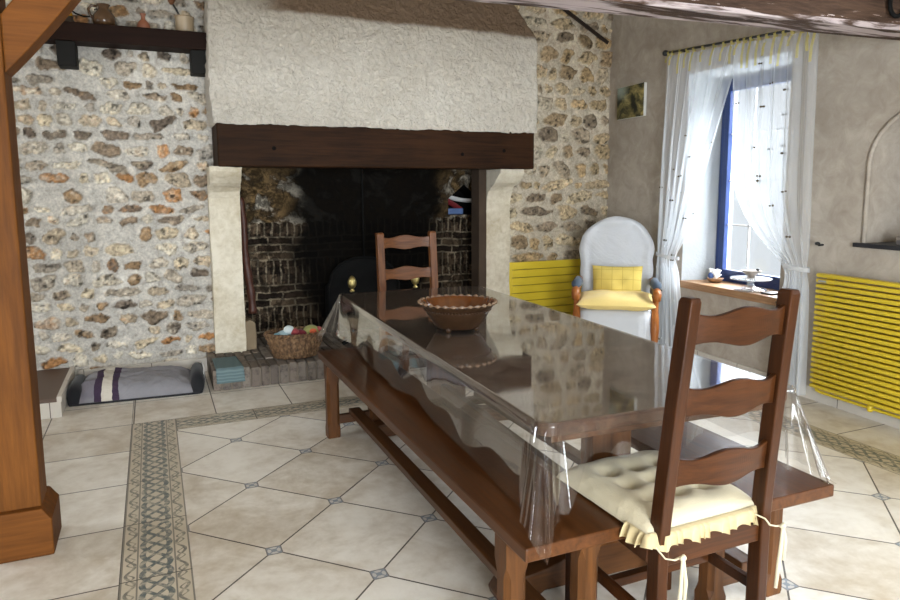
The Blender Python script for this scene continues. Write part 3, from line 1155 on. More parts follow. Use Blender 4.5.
mb = MB()
FY0, FY1, FZ0, FZ1 = 3.40, 4.285, .63, 2.24
wbar(mb, FY0, FY0 + .05, FZ0, FZ1, .27, .34)
wbar(mb, FY1 - .05, FY1, FZ0, FZ1, .27, .34)
wbar(mb, FY0, FY1, FZ0, FZ0 + .05, .27, .34)
wbar(mb, FY0, FY1, FZ1 - .05, FZ1, .27, .34)
mb.build('window_frame', blue, win, bevel=.004, world=True)
mb = MB()
a0, a1, b0, b1 = FY0 + .05, FY1 - .05, FZ0 + .05, FZ1 - .05
wbar(mb, a0, a0 + .05, b0, b1, .255, .30)
wbar(mb, a1 - .05, a1, b0, b1, .255, .30)
wbar(mb, a0, a1, b0, b0 + .05, .255, .30)
wbar(mb, a0, a1, b1 - .05, b1, .255, .30)
mb.build('sash', blue, win, bevel=.004, world=True)
mb = MB()
ymid = 3.955
wbar(mb, ymid - .006, ymid + .006, b0 + .05, b1 - .05, .285, .297)
for z in (1.09, 1.44, 1.81):
    wbar(mb, a0 + .05, a1 - .05, z - .006, z + .006, .285, .297)
mb.build('glazing_bar', plain('white_paint', (.75, .75, .75), .4), win, world=True)
glass = bpy.data.materials.new('window_glass')
glass.use_nodes = True
nt = glass.node_tree
nt.nodes.remove(nt.nodes['Principled BSDF'])
tr, gl, mx = (nt.nodes.new(k) for k in ('ShaderNodeBsdfTransparent', 'ShaderNodeBsdfGlossy', 'ShaderNodeMixShader'))
gl.inputs['Roughness'].default_value = .02
nt.links.new(schlick(nt, .05)[0].s, mx.inputs[0])
nt.links.new(tr.outputs[0], mx.inputs[1])
nt.links.new(gl.outputs[0], mx.inputs[2])
nt.links.new(mx.outputs[0], nt.nodes['Material Output'].inputs[0])
mb = MB()
wbar(mb, a0 + .04, a1 - .04, b0 + .04, b1 - .04, .289, .293)
mb.build('pane', glass, win, world=True)

sill_m = wood('sill_oak', lin((128, 92, 62)), lin((178, 142, 108)), 1, .4, .7, .15)
mb = MB()
sy0, sy1 = 3.352, 4.375
mb.add([(wall_x(sy0) - .035, sy0, .575), (wall_x(sy1) - .035, sy1, .575), (gx(4.29, .27), 4.29, .575), (gx(3.42, .27), 3.42, .575),
        (wall_x(sy0) - .035, sy0, .633), (wall_x(sy1) - .035, sy1, .633), (gx(4.29, .27), 4.29, .633), (gx(3.42, .27), 3.42, .633)],
       [(3, 2, 1, 0), (4, 5, 6, 7), (0, 1, 5, 4), (1, 2, 6, 5), (2, 3, 7, 6), (3, 0, 4, 7)])
o = struct(mb.build('window_sill', sill_m, bevel=.005))
SZ = .633

black = plain('black_metal', (.012, .012, .014), .4, .5)
rod = thing('curtain_rod', 'black curtain rod with a ball finial above the window', 'curtain rod', (3.85, 3.85, 2.44))


def rodp(y):
    t = (4.571 - y) / (4.571 - 3.05)
    return Vector((wall_x(y) - .10, y, 2.475 - .105 * t))


mb = MB()
mb.tube([rodp(4.56), rodp(3.03)], .0095, 10)
mb.build('pole', black, rod, True, world=True)
for y in (4.565, 3.025):
    mb = MB()
    p = rodp(y)
    mb.lathe([(.002, -.024), (.015, -.02), (.024, -.008), (.024, .008), (.015, .02), (.002, .024)], 14, (p.x, p.y, p.z))
    mb.build('finial', black, rod, True, world=True)
for y in (4.40, 3.72, 3.10):
    p = rodp(y)
    mb = MB()
    mb.tube([p, (wall_x(y), y, p.z)], .007, 8)
    mb.build('bracket', black, rod, True, world=True)

sheer = bpy.data.materials.new('sheer_voile')
sheer.use_nodes = True
nt = sheer.node_tree
nt.nodes.remove(nt.nodes['Principled BSDF'])
tr, df, tl, m1, m2, lw, ma = (nt.nodes.new(k) for k in ('ShaderNodeBsdfTransparent', 'ShaderNodeBsdfDiffuse', 'ShaderNodeBsdfTranslucent', 'ShaderNodeMixShader', 'ShaderNodeMixShader', 'ShaderNodeLayerWeight', 'ShaderNodeMapRange'))
df.inputs[0].default_value = (.86, .89, .92, 1)
tl.inputs[0].default_value = (.86, .90, .94, 1)
m1.inputs[0].default_value = .45
lw.inputs[0].default_value = .35
nt.links.new(lw.outputs['Facing'], ma.inputs[0])
ma.inputs[3].default_value, ma.inputs[4].default_value = .30, .80
nt.links.new(df.outputs[0], m1.inputs[1])
nt.links.new(tl.outputs[0], m1.inputs[2])
nt.links.new(ma.outputs[0], m2.inputs[0])
nt.links.new(tr.outputs[0], m2.inputs[1])
nt.links.new(m1.outputs[0], m2.inputs[2])
nt.links.new(m2.outputs[0], nt.nodes['Material Output'].inputs[0])
motif = plain('embroidery', lin((74, 62, 44)), .8)
tabm = Mat('yellow_ribbon', .8, .2)
tabm.color(lin((204, 192, 112)))
tabm.b.inputs['Transmission Weight'].default_value = 0
tabm.b.inputs['Alpha'].default_value = .6


def interp(tab, z):
    tab = sorted(tab)
    zs = [a for a, b in tab]
    return float(np.interp(z, zs, [b for a, b in tab]))


def smoothtab(tab):
    tab = sorted(tab)
    zz_ = np.linspace(tab[0][0], tab[-1][0], 90)
    yy = np.interp(zz_, [a for a, b in tab], [b for a, b in tab])
    k = np.array([1, 2, 3, 2, 1]) / 9
    yp = np.pad(yy, 2, 'edge')
    return list(zip(zz_, np.convolve(yp, k, 'valid')))


def curtain(label, outer, inner, ztie, folds, seed, tab_ys):
    t = thing('sheer_curtain', label, 'curtain', (3.85, 3.85, 0), 0, 'sheer curtains on the black rod')
    R = random.Random(seed)
    outer, inner = smoothtab(outer), smoothtab(inner)
    ph = R.random() * 6
    zb = .04

    def pos(u, v, off=0):
        # u across from the outer edge to the inner edge, v from top down
        ya = interp(outer, 2.40 - v * 2.3)
        zt = 2.43 - v * (2.43 - zb)
        yo, yi = interp(outer, zt), interp(inner, zt)
        y = yo + (yi - yo) * u
        ztop = rodp(y).z - .028
        z = ztop - v * (ztop - zb)
        wdt = abs(yi - yo)
        full = min(1, wdt / .75)
        gather = math.exp(-((z - ztie) / .09) ** 2)
        amp = (.028 - .012 * full) * (1 - .75 * gather) + .006 * v
        w_ = u * folds * 2 * PI + ph + .6 * math.sin(u * 9 + seed) + .5 * math.sin(v * 4 + u * 5)
        x = wall_x(y) - .098 - off + amp * (math.sin(w_) + .35 * math.sin(w_ * 2.3 + 1)) - .01 * gather
        y += .35 * amp * math.cos(w_) * (1 if 0.02 < u < .98 else 0)
        return (x, y, z)
    mb = MB()
    mb.grid(lambda u, v: pos(u, v), 110, 90)
    for k in range(26):
        u, v = R.uniform(.04, .96), R.uniform(.06, .97)
        for du in (-.008, .009):
            c0 = Vector(pos(u, v, .004)) + Vector((0, du * 1.4, R.uniform(-.003, .003)))
            r1, r2 = R.uniform(.008, .013), R.uniform(.006, .009)
            vs = [c0 + Vector((-.001 * math.cos(a), r1 * math.cos(a), r2 * math.sin(a))) for a in [2 * PI * q / 8 for q in range(8)]]
            mb.add(vs, [tuple(range(8))], 1)
    mb.build('voile', [sheer, motif], t, True, world=True, fix=False)
    for y in tab_ys:
        p = rodp(y)
        mb = MB()
        yb = y + R.uniform(-.015, .015)
        L = R.uniform(.05, .2)
        loop = [(p.x - .004, y, p.z - .03), (p.x - .013, y, p.z), (p.x, y, p.z + .0125), (p.x + .012, y, p.z), (p.x + .004, y, p.z - .03)]
        tail = [(p.x - .012, y, p.z - .03), (p.x - .03, (y + yb) / 2, p.z - .03 - L * .5), (p.x - .03, yb, p.z - .03 - L)]
        for pts in (loop, tail):
            vs = []
            for q in pts:
                vs += [(q[0], q[1] - .011, q[2]), (q[0], q[1] + .011, q[2])]
            mb.add(vs, [(2 * i, 2 * i + 1, 2 * i + 3, 2 * i + 2) for i in range(len(pts) - 1)])
        mb.build('ribbon_tie', tabm, t, world=True, fix=False)
    # tie-back band
    yo, yi = interp(outer, ztie), interp(inner, ztie)
    mb = MB()
    ymid_ = (yo + yi) / 2
    hw = abs(yi - yo) / 2 + .012
    pts = [(wall_x(ymid_) - .1 + .045 * math.sin(a), ymid_ + hw * math.cos(a), ztie + .012 * math.cos(a)) for a in [2 * PI * q / 24 for q in range(25)]]
    vs = []
    for q in pts:
        vs += [(q[0], q[1], q[2] - .014), (q[0], q[1], q[2] + .014)]
    mb.add(vs, [(2 * i, 2 * i + 1, 2 * i + 3, 2 * i + 2) for i in range(24)])
    mb.build('tie_back', tabmw, t, True, world=True, fix=False)


tabmw = plain('tie_white', (.7, .72, .74), .8)
tabmw.b.inputs['Alpha'].default_value = .45
curtain('sheer curtain tied back at the far side of the window, beside the armchair',
        [(2.5, 4.55), (1.7, 4.575), (.87, 4.57), (.65, 4.575), (.44, 4.585), (0, 4.62)],
        [(2.5, 3.70), (2.461, 3.705), (2.153, 3.817), (1.668, 3.99), (1.409, 4.086), (.991, 4.244), (.834, 4.34), (.70, 4.31), (.428, 4.26), (.0, 4.18)],
        .83, 6.5, 3, [4.52, 4.47, 4.38, 4.30, 4.22, 4.12, 4.0, 3.9, 3.82, 3.76])
curtain('sheer curtain tied back at the near side of the window, beside the yellow radiator',
        [(2.5, 3.10), (2.37, 3.10), (1.62, 3.09), (.99, 3.075), (.734, 3.06), (.0, 3.04)],
        [(2.5, 3.80), (2.457, 3.80), (2.244, 3.80), (1.563, 3.769), (1.37, 3.73), (1.194, 3.61), (1.043, 3.44), (.894, 3.24), (.80, 3.22), (.637, 3.27), (.426, 3.29), (0, 3.33)],
        .87, 6, 8, [3.70, 3.64, 3.57, 3.5, 3.43, 3.36, 3.29, 3.22, 3.16, 3.11])
mb = MB()
hy = 3.045
mb.tube([(wall_x(hy), hy, 1.02), (wall_x(hy) - .04, hy, 1.02), (wall_x(hy) - .05, hy, 1.035)], .007, 8)
mb.lathe([(.002, -.012), (.016, -.006), (.016, .006), (.002, .012)], 12, (wall_x(hy) - .05, hy, 1.03))
tag(mb.build('curtain_hook', black, None, True), 'small black tie-back hook on the wall right of the window', 'hook')

# things on the sill
csx, csy = 4.03, 3.70
clear = bpy.data.materials.new('pressed_glass')
clear.use_nodes = True
nt = clear.node_tree
nt.nodes.remove(nt.nodes['Principled BSDF'])
tr, gl, df, mx, m3, lw = (nt.nodes.new(k) for k in ('ShaderNodeBsdfTransparent', 'ShaderNodeBsdfGlossy', 'ShaderNodeBsdfDiffuse', 'ShaderNodeMixShader', 'ShaderNodeMixShader', 'ShaderNodeLayerWeight'))
gl.inputs['Roughness'].default_value = .08
df.inputs[0].default_value = (.75, .8, .86, 1)
lw.inputs[0].default_value = .5
nt.links.new(lw.outputs['Facing'], mx.inputs[0])
nt.links.new(tr.outputs[0], mx.inputs[1])
nt.links.new(gl.outputs[0], mx.inputs[2])
m3.inputs[0].default_value = .16
nt.links.new(mx.outputs[0], m3.inputs[1])
nt.links.new(df.outputs[0], m3.inputs[2])
nt.links.new(m3.outputs[0], nt.nodes['Material Output'].inputs[0])
cs = thing('cake_stand', 'pressed glass cake stand on the wooden window sill', 'cake stand', (csx, csy, SZ))
mb = MB()
mb.lathe([(.105, 0), (.115, .004), (.10, .012), (.05, .022), (.03, .035), (.022, .06), (.03, .075)], 36, mod=lambda i, a, r, z: (r * (1 + .02 * math.cos(16 * a)), z))
mb.build('foot', clear, cs, True)
mb = MB()
mb.lathe([(.03, .075), (.11, .085), (.142, .082), (.146, .088), (.142, .094), (.11, .092), (.02, .09)], 36, mod=lambda i, a, r, z: (r * (1 + (.015 * math.cos(18 * a) if r > .12 else 0)), z))
mb.build('plate', clear, cs, True)
bs = thing('footed_bowl', 'small grey-brown footed bowl on top of the glass cake stand', 'bowl', (csx, csy, SZ + .094))
mb = MB()
mb.lathe([(.03, 0), (.026, .012), (.045, .03), (.066, .045), (.071, .054), (.066, .056), (.04, .04), (.01, .03)], 28)
mb.build('body', plain('bisque', lin((136, 124, 112)), .6), bs, True)
mb = MB()
mb.lathe([(.002, -.01), (.011, -.006), (.013, .002), (.009, .009), (.002, .012)], 12, (.01, -.05, .063))
mb.build('knob', black, bs, True)
sb2 = thing('shell_bowl', 'small brown bowl of white blossom at the far end of the sill', 'bowl', (4.12, 4.14, SZ))
mb = MB()
mb.lathe([(.028, 0), (.045, .006), (.06, .025), (.066, .036), (.061, .036), (.04, .018), (.01, .012)], 28)
mb.build('body', plain('brown_bowl', lin((132, 98, 66)), .5), sb2, True)
fl_ = thing('white_blossom', 'white coral-like blossom with a blue tuft in the brown sill bowl', 'blossom', (4.12, 4.14, SZ + .02))
mb = MB()
R = random.Random(2)
for k in range(26):
    th, r0, zt = R.random() * 2 * PI, R.uniform(.0, .045), R.uniform(.04, .095)
    mb.tube([(0, 0, 0), (r0 * .6 * math.cos(th), r0 * .6 * math.sin(th), zt * .6), (r0 * 1.1 * math.cos(th), r0 * 1.1 * math.sin(th), zt)], [.003, .006, .009], 6)
mb.build('petals', plain('white_petal', (.75, .75, .74), .8), fl_, True)
mb = MB()
mb.lathe([(.01, .0), (.022, .015), (.02, .035), (.008, .05)], 12, (-.025, .02, .012), mod=lambda i, a, r, z: (r * (1 + .12 * math.cos(7 * a)), z))
mb.build('blue_tuft', plain('blue_tuft', lin((70, 96, 150)), .8), fl_, True)
mb = MB()
mb.box((-.06, -.045, 0), (.06, .045, .012))
o = tag(mb.build('flat_case', plain('dark_cover', lin((70, 66, 66)), .5), bevel=.002), 'dark flat slim case lying at the near end of the window sill', 'case')
o.location = (4.02, 3.50, SZ)

# painting on the window wall
pw = thing('painting', 'small dark landscape canvas on the wall left of the curtains', 'painting', (wall_x(5.12), 5.12, 2.16))
canvas = Mat('canvas_print', .5, .3)
px_, py_, pz_ = canvas.xyz()
sky_ = (pz_ + canvas.noise(9, 4, .6) * .12 - .06).ramp(.0, .12) * (py_ * 1.0).ramp(.0, .16)
cv = canvas.cr(canvas.noise(7, 6, .65, .6), [(.3, lin((12, 14, 12))), (.46, lin((36, 38, 26))), (.56, lin((104, 96, 58))), (.68, lin((176, 160, 104)))])
canvas.color(canvas.mix(sky_ * .8, cv, lin((150, 164, 152))))
mb = MB()
ya, yb = 4.925, 5.325
mb.add([(wall_x(y) - d, y, z) for d in (.032, .030) for y in (ya, yb) for z in (2.018, 2.30)], [(0, 1, 3, 2), (4, 6, 7, 5), (1, 5, 7, 3), (0, 2, 6, 4), (0, 4, 5, 1), (2, 3, 7, 6)])
mb.build('canvas', canvas, pw, world=True)
mb = MB()
mb.add([(wall_x(y) - d, y, z) for d in (.0305, .002) for y in (ya - .001, yb + .001) for z in (2.017, 2.301)], [(0, 1, 3, 2), (4, 6, 7, 5), (1, 5, 7, 3), (0, 2, 6, 4), (0, 4, 5, 1), (2, 3, 7, 6)])
mb.build('stretcher_edge', plain('white_edge', (.6, .6, .56), .7), pw, world=True)

# niche shelf and the small box on it
mb = MB()
mb.add([(wall_x(y) - .03 + d, y, z) for d in (0, .3) for y in (1.97, 2.815) for z in (1.026, 1.052)], [(0, 1, 3, 2), (4, 6, 7, 5), (1, 5, 7, 3), (0, 2, 6, 4), (0, 4, 5, 1), (2, 3, 7, 6)])
tag(mb.build('slate_shelf', plain('dark_slate', lin((36, 36, 40)), .5), bevel=.003), 'dark slate shelf at the foot of the arched wall niche', 'shelf')
t = thing('small_box', 'small grey box standing on the dark slate shelf of the arched niche', 'box', (4.0, 2.50, 1.052))
mb = MB()
mb.box((-.06, -.09, 0), (.06, .09, .028))
mb.build('body', plain('grey_cover', lin((96, 92, 90)), .6), t, bevel=.003)
mb = MB()
mb.box((-.062, -.092, .028), (.062, .092, .046))
mb.build('lid', plain('taupe_cover', lin((130, 120, 110)), .6), t, bevel=.003)

# ------------------------------------------------------------------ yellow radiators
yel = Mat('yellow_enamel', .4, .5)
yel.color(yel.mix(yel.noise(3, 3), lin((214, 186, 42)), lin((224, 198, 58))))
rr_ = thing('tube_radiator', 'yellow radiator of horizontal tubes on the window wall, beside the near curtain', 'radiator', (3.84, 2.2, 0))
Y0, Y1 = 1.55, 2.995
NB = 22
for i in range(NB):
    z = .125 + i * (.838 - .125) / (NB - 1)
    mb = MB()
    rings = []
    for y in (Y0, Y1):
        x = wall_x(y) - .075
        rings.append([(x + a, y, z + b) for a, b in ((-.03, -.004), (-.024, -.012), (.02, -.012), (.024, 0), (.02, .012), (-.024, .012), (-.03, .004))])
    mb.loft(rings)
    mb.build('tube', yel, rr_, True, bevel=.002, world=True)
for y in (Y0 + .06, Y1 - .06):
    mb = MB()
    x = wall_x(y) - .045
    mb.box((x - .012, y - .02, .10), (x + .012, y + .02, .845))
    mb.build('header', yel, rr_, bevel=.006, world=True)
mb = MB()
mb.tube([(wall_x(y) - .06, y, .085) for y in (Y0, 2.2, 2.94)] + [(wall_x(2.98) - .06, 2.975, .09), (wall_x(2.98) - .06, 2.98, .115)], .0095, 8)
mb.build('supply_pipe', yel, rr_, True, world=True)
mb = MB()
mb.lathe([(.014, -.02), (.018, -.01), (.018, .01), (.014, .02)], 10, (wall_x(2.6) - .06, 2.6, .085))
mb.build('valve', yel, rr_, True, world=True)
mb = MB()
x = wall_x(2.96) - .106
mb.add([(x, 2.915, .797), (x, 2.975, .797), (x, 2.975, .81), (x, 2.915, .81)], [(0, 1, 2, 3)])
mb.build('grey_plate', plain('grey_plate', lin((150, 148, 140)), .5), rr_, solid=.002, world=True)

rb = thing('panel_radiator', 'yellow radiator of wide flat slats against the stone wall, behind the armchair', 'radiator', (3.4, 5.42, 0))
for i in range(9):
    z1 = .728 - i * .072
    mb = MB()
    mb.box((2.955, 5.395, z1 - .067), (3.86, 5.42, z1))
    mb.build('slat', yel, rb, bevel=.004, world=True)
for xa, xb in ((2.93, 2.957), (3.86, 3.885)):
    mb = MB()
    mb.box((xa, 5.40, .085), (xb, 5.44, .728))
    mb.build('end_panel', yel, rb, bevel=.004, world=True)
mb = MB()
mb.box((2.957, 5.42, .085), (3.86, 5.435, .722))
mb.build('core', plain('dark_yellow', lin((110, 90, 20)), .6), rb, world=True)
for x in (3.05, 3.75):
    mb = MB()
    mb.box((x, 5.41, 0), (x + .03, 5.45, .09))
    mb.build('foot', yel, rb, world=True)

# ------------------------------------------------------------------ armchair
ac = thing('armchair', 'high-backed wooden armchair under a white slipcover in the corner', 'armchair', (3.475, 4.57, 0), math.radians(-36.9))
cover = fabric('white_slipcover', lin((196, 198, 202)), .9, 260, .12, .06)
cw = cover.noise(4, 4, .6, 1.2, None, 4)
cover.bump(cw, .5, .03)
fruit = wood('polished_fruitwood', lin((104, 54, 22)), lin((176, 108, 52)), 2, .3, .8, .05)


def back_hw(z):
    if z < .85:
        t = (z - .2) / .65
        return .265 + .05 * t
    t = (z - .85) / (1.14 - .85)
    return .315 * max(.0, 1 - t ** 2.1) ** .5


rings = []
NZ = 34
for i in range(NZ + 1):
    t = i / NZ
    z = .2 + .94 * (1 - (1 - t) ** 1.6)
    hw = max(.02, back_hw(min(z, 1.1395)))
    yc_ = .20 + max(0, z - .4) * .19
    th = .055 * min(1, (1.145 - z) / .05 + .25)
    ring = []
    for k in range(40):
        a = 2 * PI * k / 40
        ca, sa = math.cos(a), math.sin(a)
        x = hw * abs(ca) ** .55 * (1 if ca > 0 else -1)
        y = th * abs(sa) ** .75 * (1 if sa > 0 else -1)
        if sa < 0 and abs(x) < hw - .05 and z < 1.09:
            y += .022 * min(1, (hw - .05 - abs(x)) / .03) * min(1, (1.09 - z) / .04)
        ring.append((x, yc_ + y, z + .0))
    rings.append(ring)
mb = MB()
mb.loft(rings)
o = mb.build('backrest', cover, ac, True)
for v in o.data.vertices:
    v.co += noise.noise_vector(v.co * 6) * .007 + noise.noise_vector(Vector((v.co.x * 4 + v.co.z * 7, v.co.y * 3, v.co.z * 3 - v.co.x * 3))) * .014
# seat with skirt
rings = []
for z, gx_, fl2 in ((.10, .0, .018), (.2, .0, .010), (.36, 0, 0), (.41, 0, -.004), (.43, 0, -.03), (.435, 0, -.10)):
    ring = []
    N = 64
    for k in range(N):
        a = 2 * PI * k / N
        ca, sa = math.cos(a), math.sin(a)
        hx = .285 + fl2 + (.008 * math.sin(k * 1.9) if z < .3 else 0)
        hy_ = .26 + fl2 + (.008 * math.sin(k * 1.9) if z < .3 else 0)
        ring.append((hx * abs(ca) ** .35 * (1 if ca > 0 else -1), -.05 + hy_ * abs(sa) ** .35 * (1 if sa > 0 else -1), z))
    rings.append(ring)
mb = MB()
mb.loft(rings)
mb.build('seat_cover', cover, ac, True)
padm = fabric('blue_grey_pad', lin((66, 78, 92)), .8)
for s in (-1, 1):
    mb = MB()
    pts = [(s * .30, .20, .62), (s * .298, .05, .60), (s * .308, -.12, .585), (s * .313, -.235, .58), (s * .313, -.275, .56), (s * .313, -.272, .525), (s * .313, -.245, .52)]
    mb.tube(pts, [.024, .026, .028, .032, .033, .028, .016], 12)
    mb.build('arm', fruit, ac, True)
    mb = MB()
    pts = [(s * .298, -.24, .55), (s * .308, -.205, .49), (s * .303, -.215, .43), (s * .303, -.255, .36), (s * .303, -.275, .28), (s * .30, -.27, .16), (s * .298, -.265, .06), (s * .298, -.275, .0)]
    mb.tube(pts, [.026, .022, .026, .032, .034, .028, .022, .02], 12)
    mb.build('front_leg', fruit, ac, True)
    mb = MB()
    mb.tube([(s * .22, .22, .3), (s * .22, .26, .12), (s * .22, .31, 0)], [.026, .024, .02], 10)
    mb.build('rear_leg', fruit, ac, True)
    mb = MB()
    mb.tube([(s * .30, .02, .625), (s * .306, -.02, .635), (s * .298, -.10, .63), (s * .313, -.19, .622), (s * .313, -.235, .605)], [.016, .034, .038, .038, .022], 12)
    mb.build('arm_pad', padm, ac, True)


def cushion_mesh(hx, hy, h, seed, pw=.55, nu=28, nv=22):
    """a pillow lying flat, centred"""
    def f(sign):
        def g(u, v):
            a, b = 2 * u - 1, 2 * v - 1
            e = max(0, (1 - abs(a) ** 3.0) * (1 - abs(b) ** 3.0)) ** pw
            pin = 1 - .05 * (1 - a * a) * abs(b) - 0
            x, y = a * hx * (1 - .05 * (1 - b * b)), b * hy * (1 - .05 * (1 - a * a))
            nn = noise.noise(Vector((a * 2, b * 2, seed + sign)))
            return (x, y, sign * h * e * (1 + .25 * nn))
        return g
    mb = MB()
    mb.grid(f(1), nu, nv)
    k = MB()
    k.grid(f(-1), nu, nv)
    mb.add(k.v, [tuple(reversed(q)) for q in k.f])
    return mb


yc1 = Mat('yellow_check_cotton', .9, .2)
a_, b_, c_ = yc1.xyz()
line = ((a_ / .085).frac() - .5).abs().lt(.03).max(((b_ / .085).frac() - .5).abs().lt(.03))
yc1.color(yc1.mix(line * .6, yc1.mix(yc1.noise(5, 4), lin((196, 170, 84)), lin((214, 192, 108))), lin((166, 140, 62))))
yc1.bump(yc1.noise(9, 4, .6, .8) + line * -.2, .3, .02)
bc1 = cushion_mesh(.205, .165, .06, 1)
o = bc1.build('throw_cushion', yc1, None, True, fix=False)
tag(o, 'yellow checked cushion propped against the white armchair back', 'cushion')
Rz = Matrix.Rotation(math.radians(-36.9), 4, 'Z')
o.matrix_basis = Matrix.Translation((3.475, 4.57, 0)) @ Rz @ Matrix.Translation((.01, .07, .585)) @ Matrix.Rotation(math.radians(76), 4, 'X')
yc2 = fabric('yellow_cotton', lin((226, 200, 128)), .9, 260, .1)
yc2.bump(yc2.noise(7, 4, .6, 1), .4, .02)
o = cushion_mesh(.305, .24, .062, 5, .42).build('seat_cushion', yc2, None, True, fix=False)
tag(o, 'plump pale yellow seat cushion lying on the armchair', 'cushion')
o.matrix_basis = Matrix.Translation((3.475, 4.57, 0)) @ Rz @ Matrix.Translation((0, -.10, .488)) @ Matrix.Rotation(math.radians(3), 4, 'X')

# ------------------------------------------------------------------ dining table and vinyl
T_ANG = -.039           # long axis leans to +x
TL, TW, TZ = 2.58, .92, .74
tbl = thing('dining_table', 'long dark oak trestle table under clear vinyl', 'table', (.955, 1.56, 0), T_ANG)
top_m = wood('dark_table_top', lin((44, 29, 20)), lin((84, 58, 40)), 1, .4, .5, .04)
leg_m = wood('brown_oak', lin((52, 31, 15)), lin((104, 64, 30)), 2, .4, .6, .1, .18)
leg_y = wood('brown_oak_long', lin((46, 27, 13)), lin((92, 57, 29)), 1, .38, .5, .1)
leg_x = wood('brown_oak_cross', lin((46, 27, 13)), lin((92, 57, 29)), 0, .4, .6, .1)


def rrect(x0, y0, x1, y1, r, n=8):
    pts = []
    for cx, cy, a0 in ((x1 - r, y0 + r, -PI / 2), (x1 - r, y1 - r, 0), (x0 + r, y1 - r, PI / 2), (x0 + r, y0 + r, PI)):
        for k in range(n + 1):
            a = a0 + PI / 2 * k / n
            pts.append((cx + r * math.cos(a), cy + r * math.sin(a)))
    return pts


mb = MB()
mb.prism(rrect(0, 0, TW, TL, .045), .045, 2, TZ - .045)
mb.build('tabletop', top_m, tbl, bevel=.006)
mb = MB()
mb.box((.06, .06, TZ - .085), (TW - .06, .09, TZ - .045))
mb.box((.06, TL - .09, TZ - .085), (TW - .06, TL - .06, TZ - .045))
mb.box((.06, .09, TZ - .085), (.09, TL - .09, TZ - .045))
mb.box((TW - .09, .09, TZ - .085), (TW - .06, TL - .09, TZ - .045))
mb.build('apron', leg_y, tbl, bevel=.003)
for y in (.37, TL - .55):
    mb = MB()
    mb.box((TW / 2 - .08, y - .04, .09), (TW / 2 + .08, y + .04, TZ - .105))
    mb.build('leg', leg_m, tbl, bevel=.006)
    mb = MB()
    mb.prism([(.03, 0), (.18, 0), (.2, .012), (TW - .2, .012), (TW - .18, 0), (TW - .03, 0), (TW - .02, .03), (TW - .05, .07), (TW - .2, .09), (TW / 2 + .12, .13), (TW / 2 - .12, .13), (.2, .09), (.05, .07), (.02, .03)], .085, 1, y - .0425)
    mb.build('foot', leg_x, tbl, bevel=.006)
    mb = MB()
    mb.box((.1, y - .035, TZ - .115), (TW - .1, y + .035, TZ - .05))
    mb.build('top_batten', leg_x, tbl, bevel=.004)
mb = MB()
mb.box((TW / 2 - .02, .37, .16), (TW / 2 + .02, TL - .55, .27))
mb.build('stretcher', leg_y, tbl, bevel=.004)

def vinyl_sheet(name, f0, pw, lo, hi, ripple=.02):
    vinyl = bpy.data.materials.new(name)
    vinyl.use_nodes = True
    nt = vinyl.node_tree
    nt.nodes.remove(nt.nodes['Principled BSDF'])
    tr, gl, mx, no, bp, tcn, no2, mr, df, m3 = (nt.nodes.new(k) for k in ('ShaderNodeBsdfTransparent', 'ShaderNodeBsdfGlossy', 'ShaderNodeMixShader', 'ShaderNodeTexNoise', 'ShaderNodeBump', 'ShaderNodeTexCoord', 'ShaderNodeTexNoise', 'ShaderNodeMapRange', 'ShaderNodeBsdfDiffuse', 'ShaderNodeMixShader'))
    tr.inputs[0].default_value = (.95, .95, .95, 1)
    fr, frl = schlick(nt, f0, 1.0, pw)
    no.inputs['Scale'].default_value = 3.2
    no.inputs['Detail'].default_value = 2
    bp.inputs['Strength'].default_value = ripple
    bp.inputs['Distance'].default_value = .03
    no2.inputs['Scale'].default_value = 9
    no2.inputs['Detail'].default_value = 6
    mr.inputs[1].default_value, mr.inputs[2].default_value, mr.inputs[3].default_value, mr.inputs[4].default_value = .3, .75, .025, .08
    nt.links.new(tcn.outputs['Object'], no.inputs['Vector'])
    nt.links.new(tcn.outputs['Object'], no2.inputs['Vector'])
    nt.links.new(no.outputs[0], bp.inputs['Height'])
    nt.links.new(no2.outputs[0], mr.inputs[0])
    nt.links.new(mr.outputs[0], gl.inputs['Roughness'])
    nt.links.new(bp.outputs[0], gl.inputs['Normal'])
    nt.links.new(bp.outputs[0], frl.inputs['Normal'])
    df.inputs[0].default_value = (.56, .46, .38, 1)
    sc1 = nt.nodes.new('ShaderNodeMapRange')
    no3 = nt.nodes.new('ShaderNodeTexNoise')
    no3.inputs['Scale'].default_value = 7
    no3.inputs['Detail'].default_value = 9
    no3.inputs['Roughness'].default_value = .72
    no3.inputs['Distortion'].default_value = 1.2
    nt.links.new(tcn.outputs['Object'], no3.inputs['Vector'])
    nt.links.new(no3.outputs[0], sc1.inputs[0])
    sc1.inputs[1].default_value, sc1.inputs[2].default_value, sc1.inputs[3].default_value, sc1.inputs[4].default_value = .40, .66, lo, hi
    nt.links.new(sc1.outputs[0], m3.inputs[0])
    nt.links.new(fr.s, mx.inputs[0])
    nt.links.new(tr.outputs[0], m3.inputs[1])
    nt.links.new(df.outputs[0], m3.inputs[2])
    nt.links.new(m3.outputs[0], mx.inputs[1])
    nt.links.new(gl.outputs[0], mx.inputs[2])
    nt.links.new(mx.outputs[0], nt.nodes['Material Output'].inputs[0])
    return vinyl


vinyl_top = vinyl_sheet('clear_vinyl_scuff_haze', .08, 1.7, .10, .42)      # scuffs, their pale haze raised to stand in for missing reflected light
vinyl_side = vinyl_sheet('clear_vinyl', .042, 2.3, .02, .05, .07)

vt = thing('vinyl_tablecloth', 'clear vinyl tablecloth draped over the long dining table', 'tablecloth', (.955, 1.56, 0), T_ANG)
e = .004
per_pts = []      # (x, y, nx, ny, side, corner angle)
rC = .048


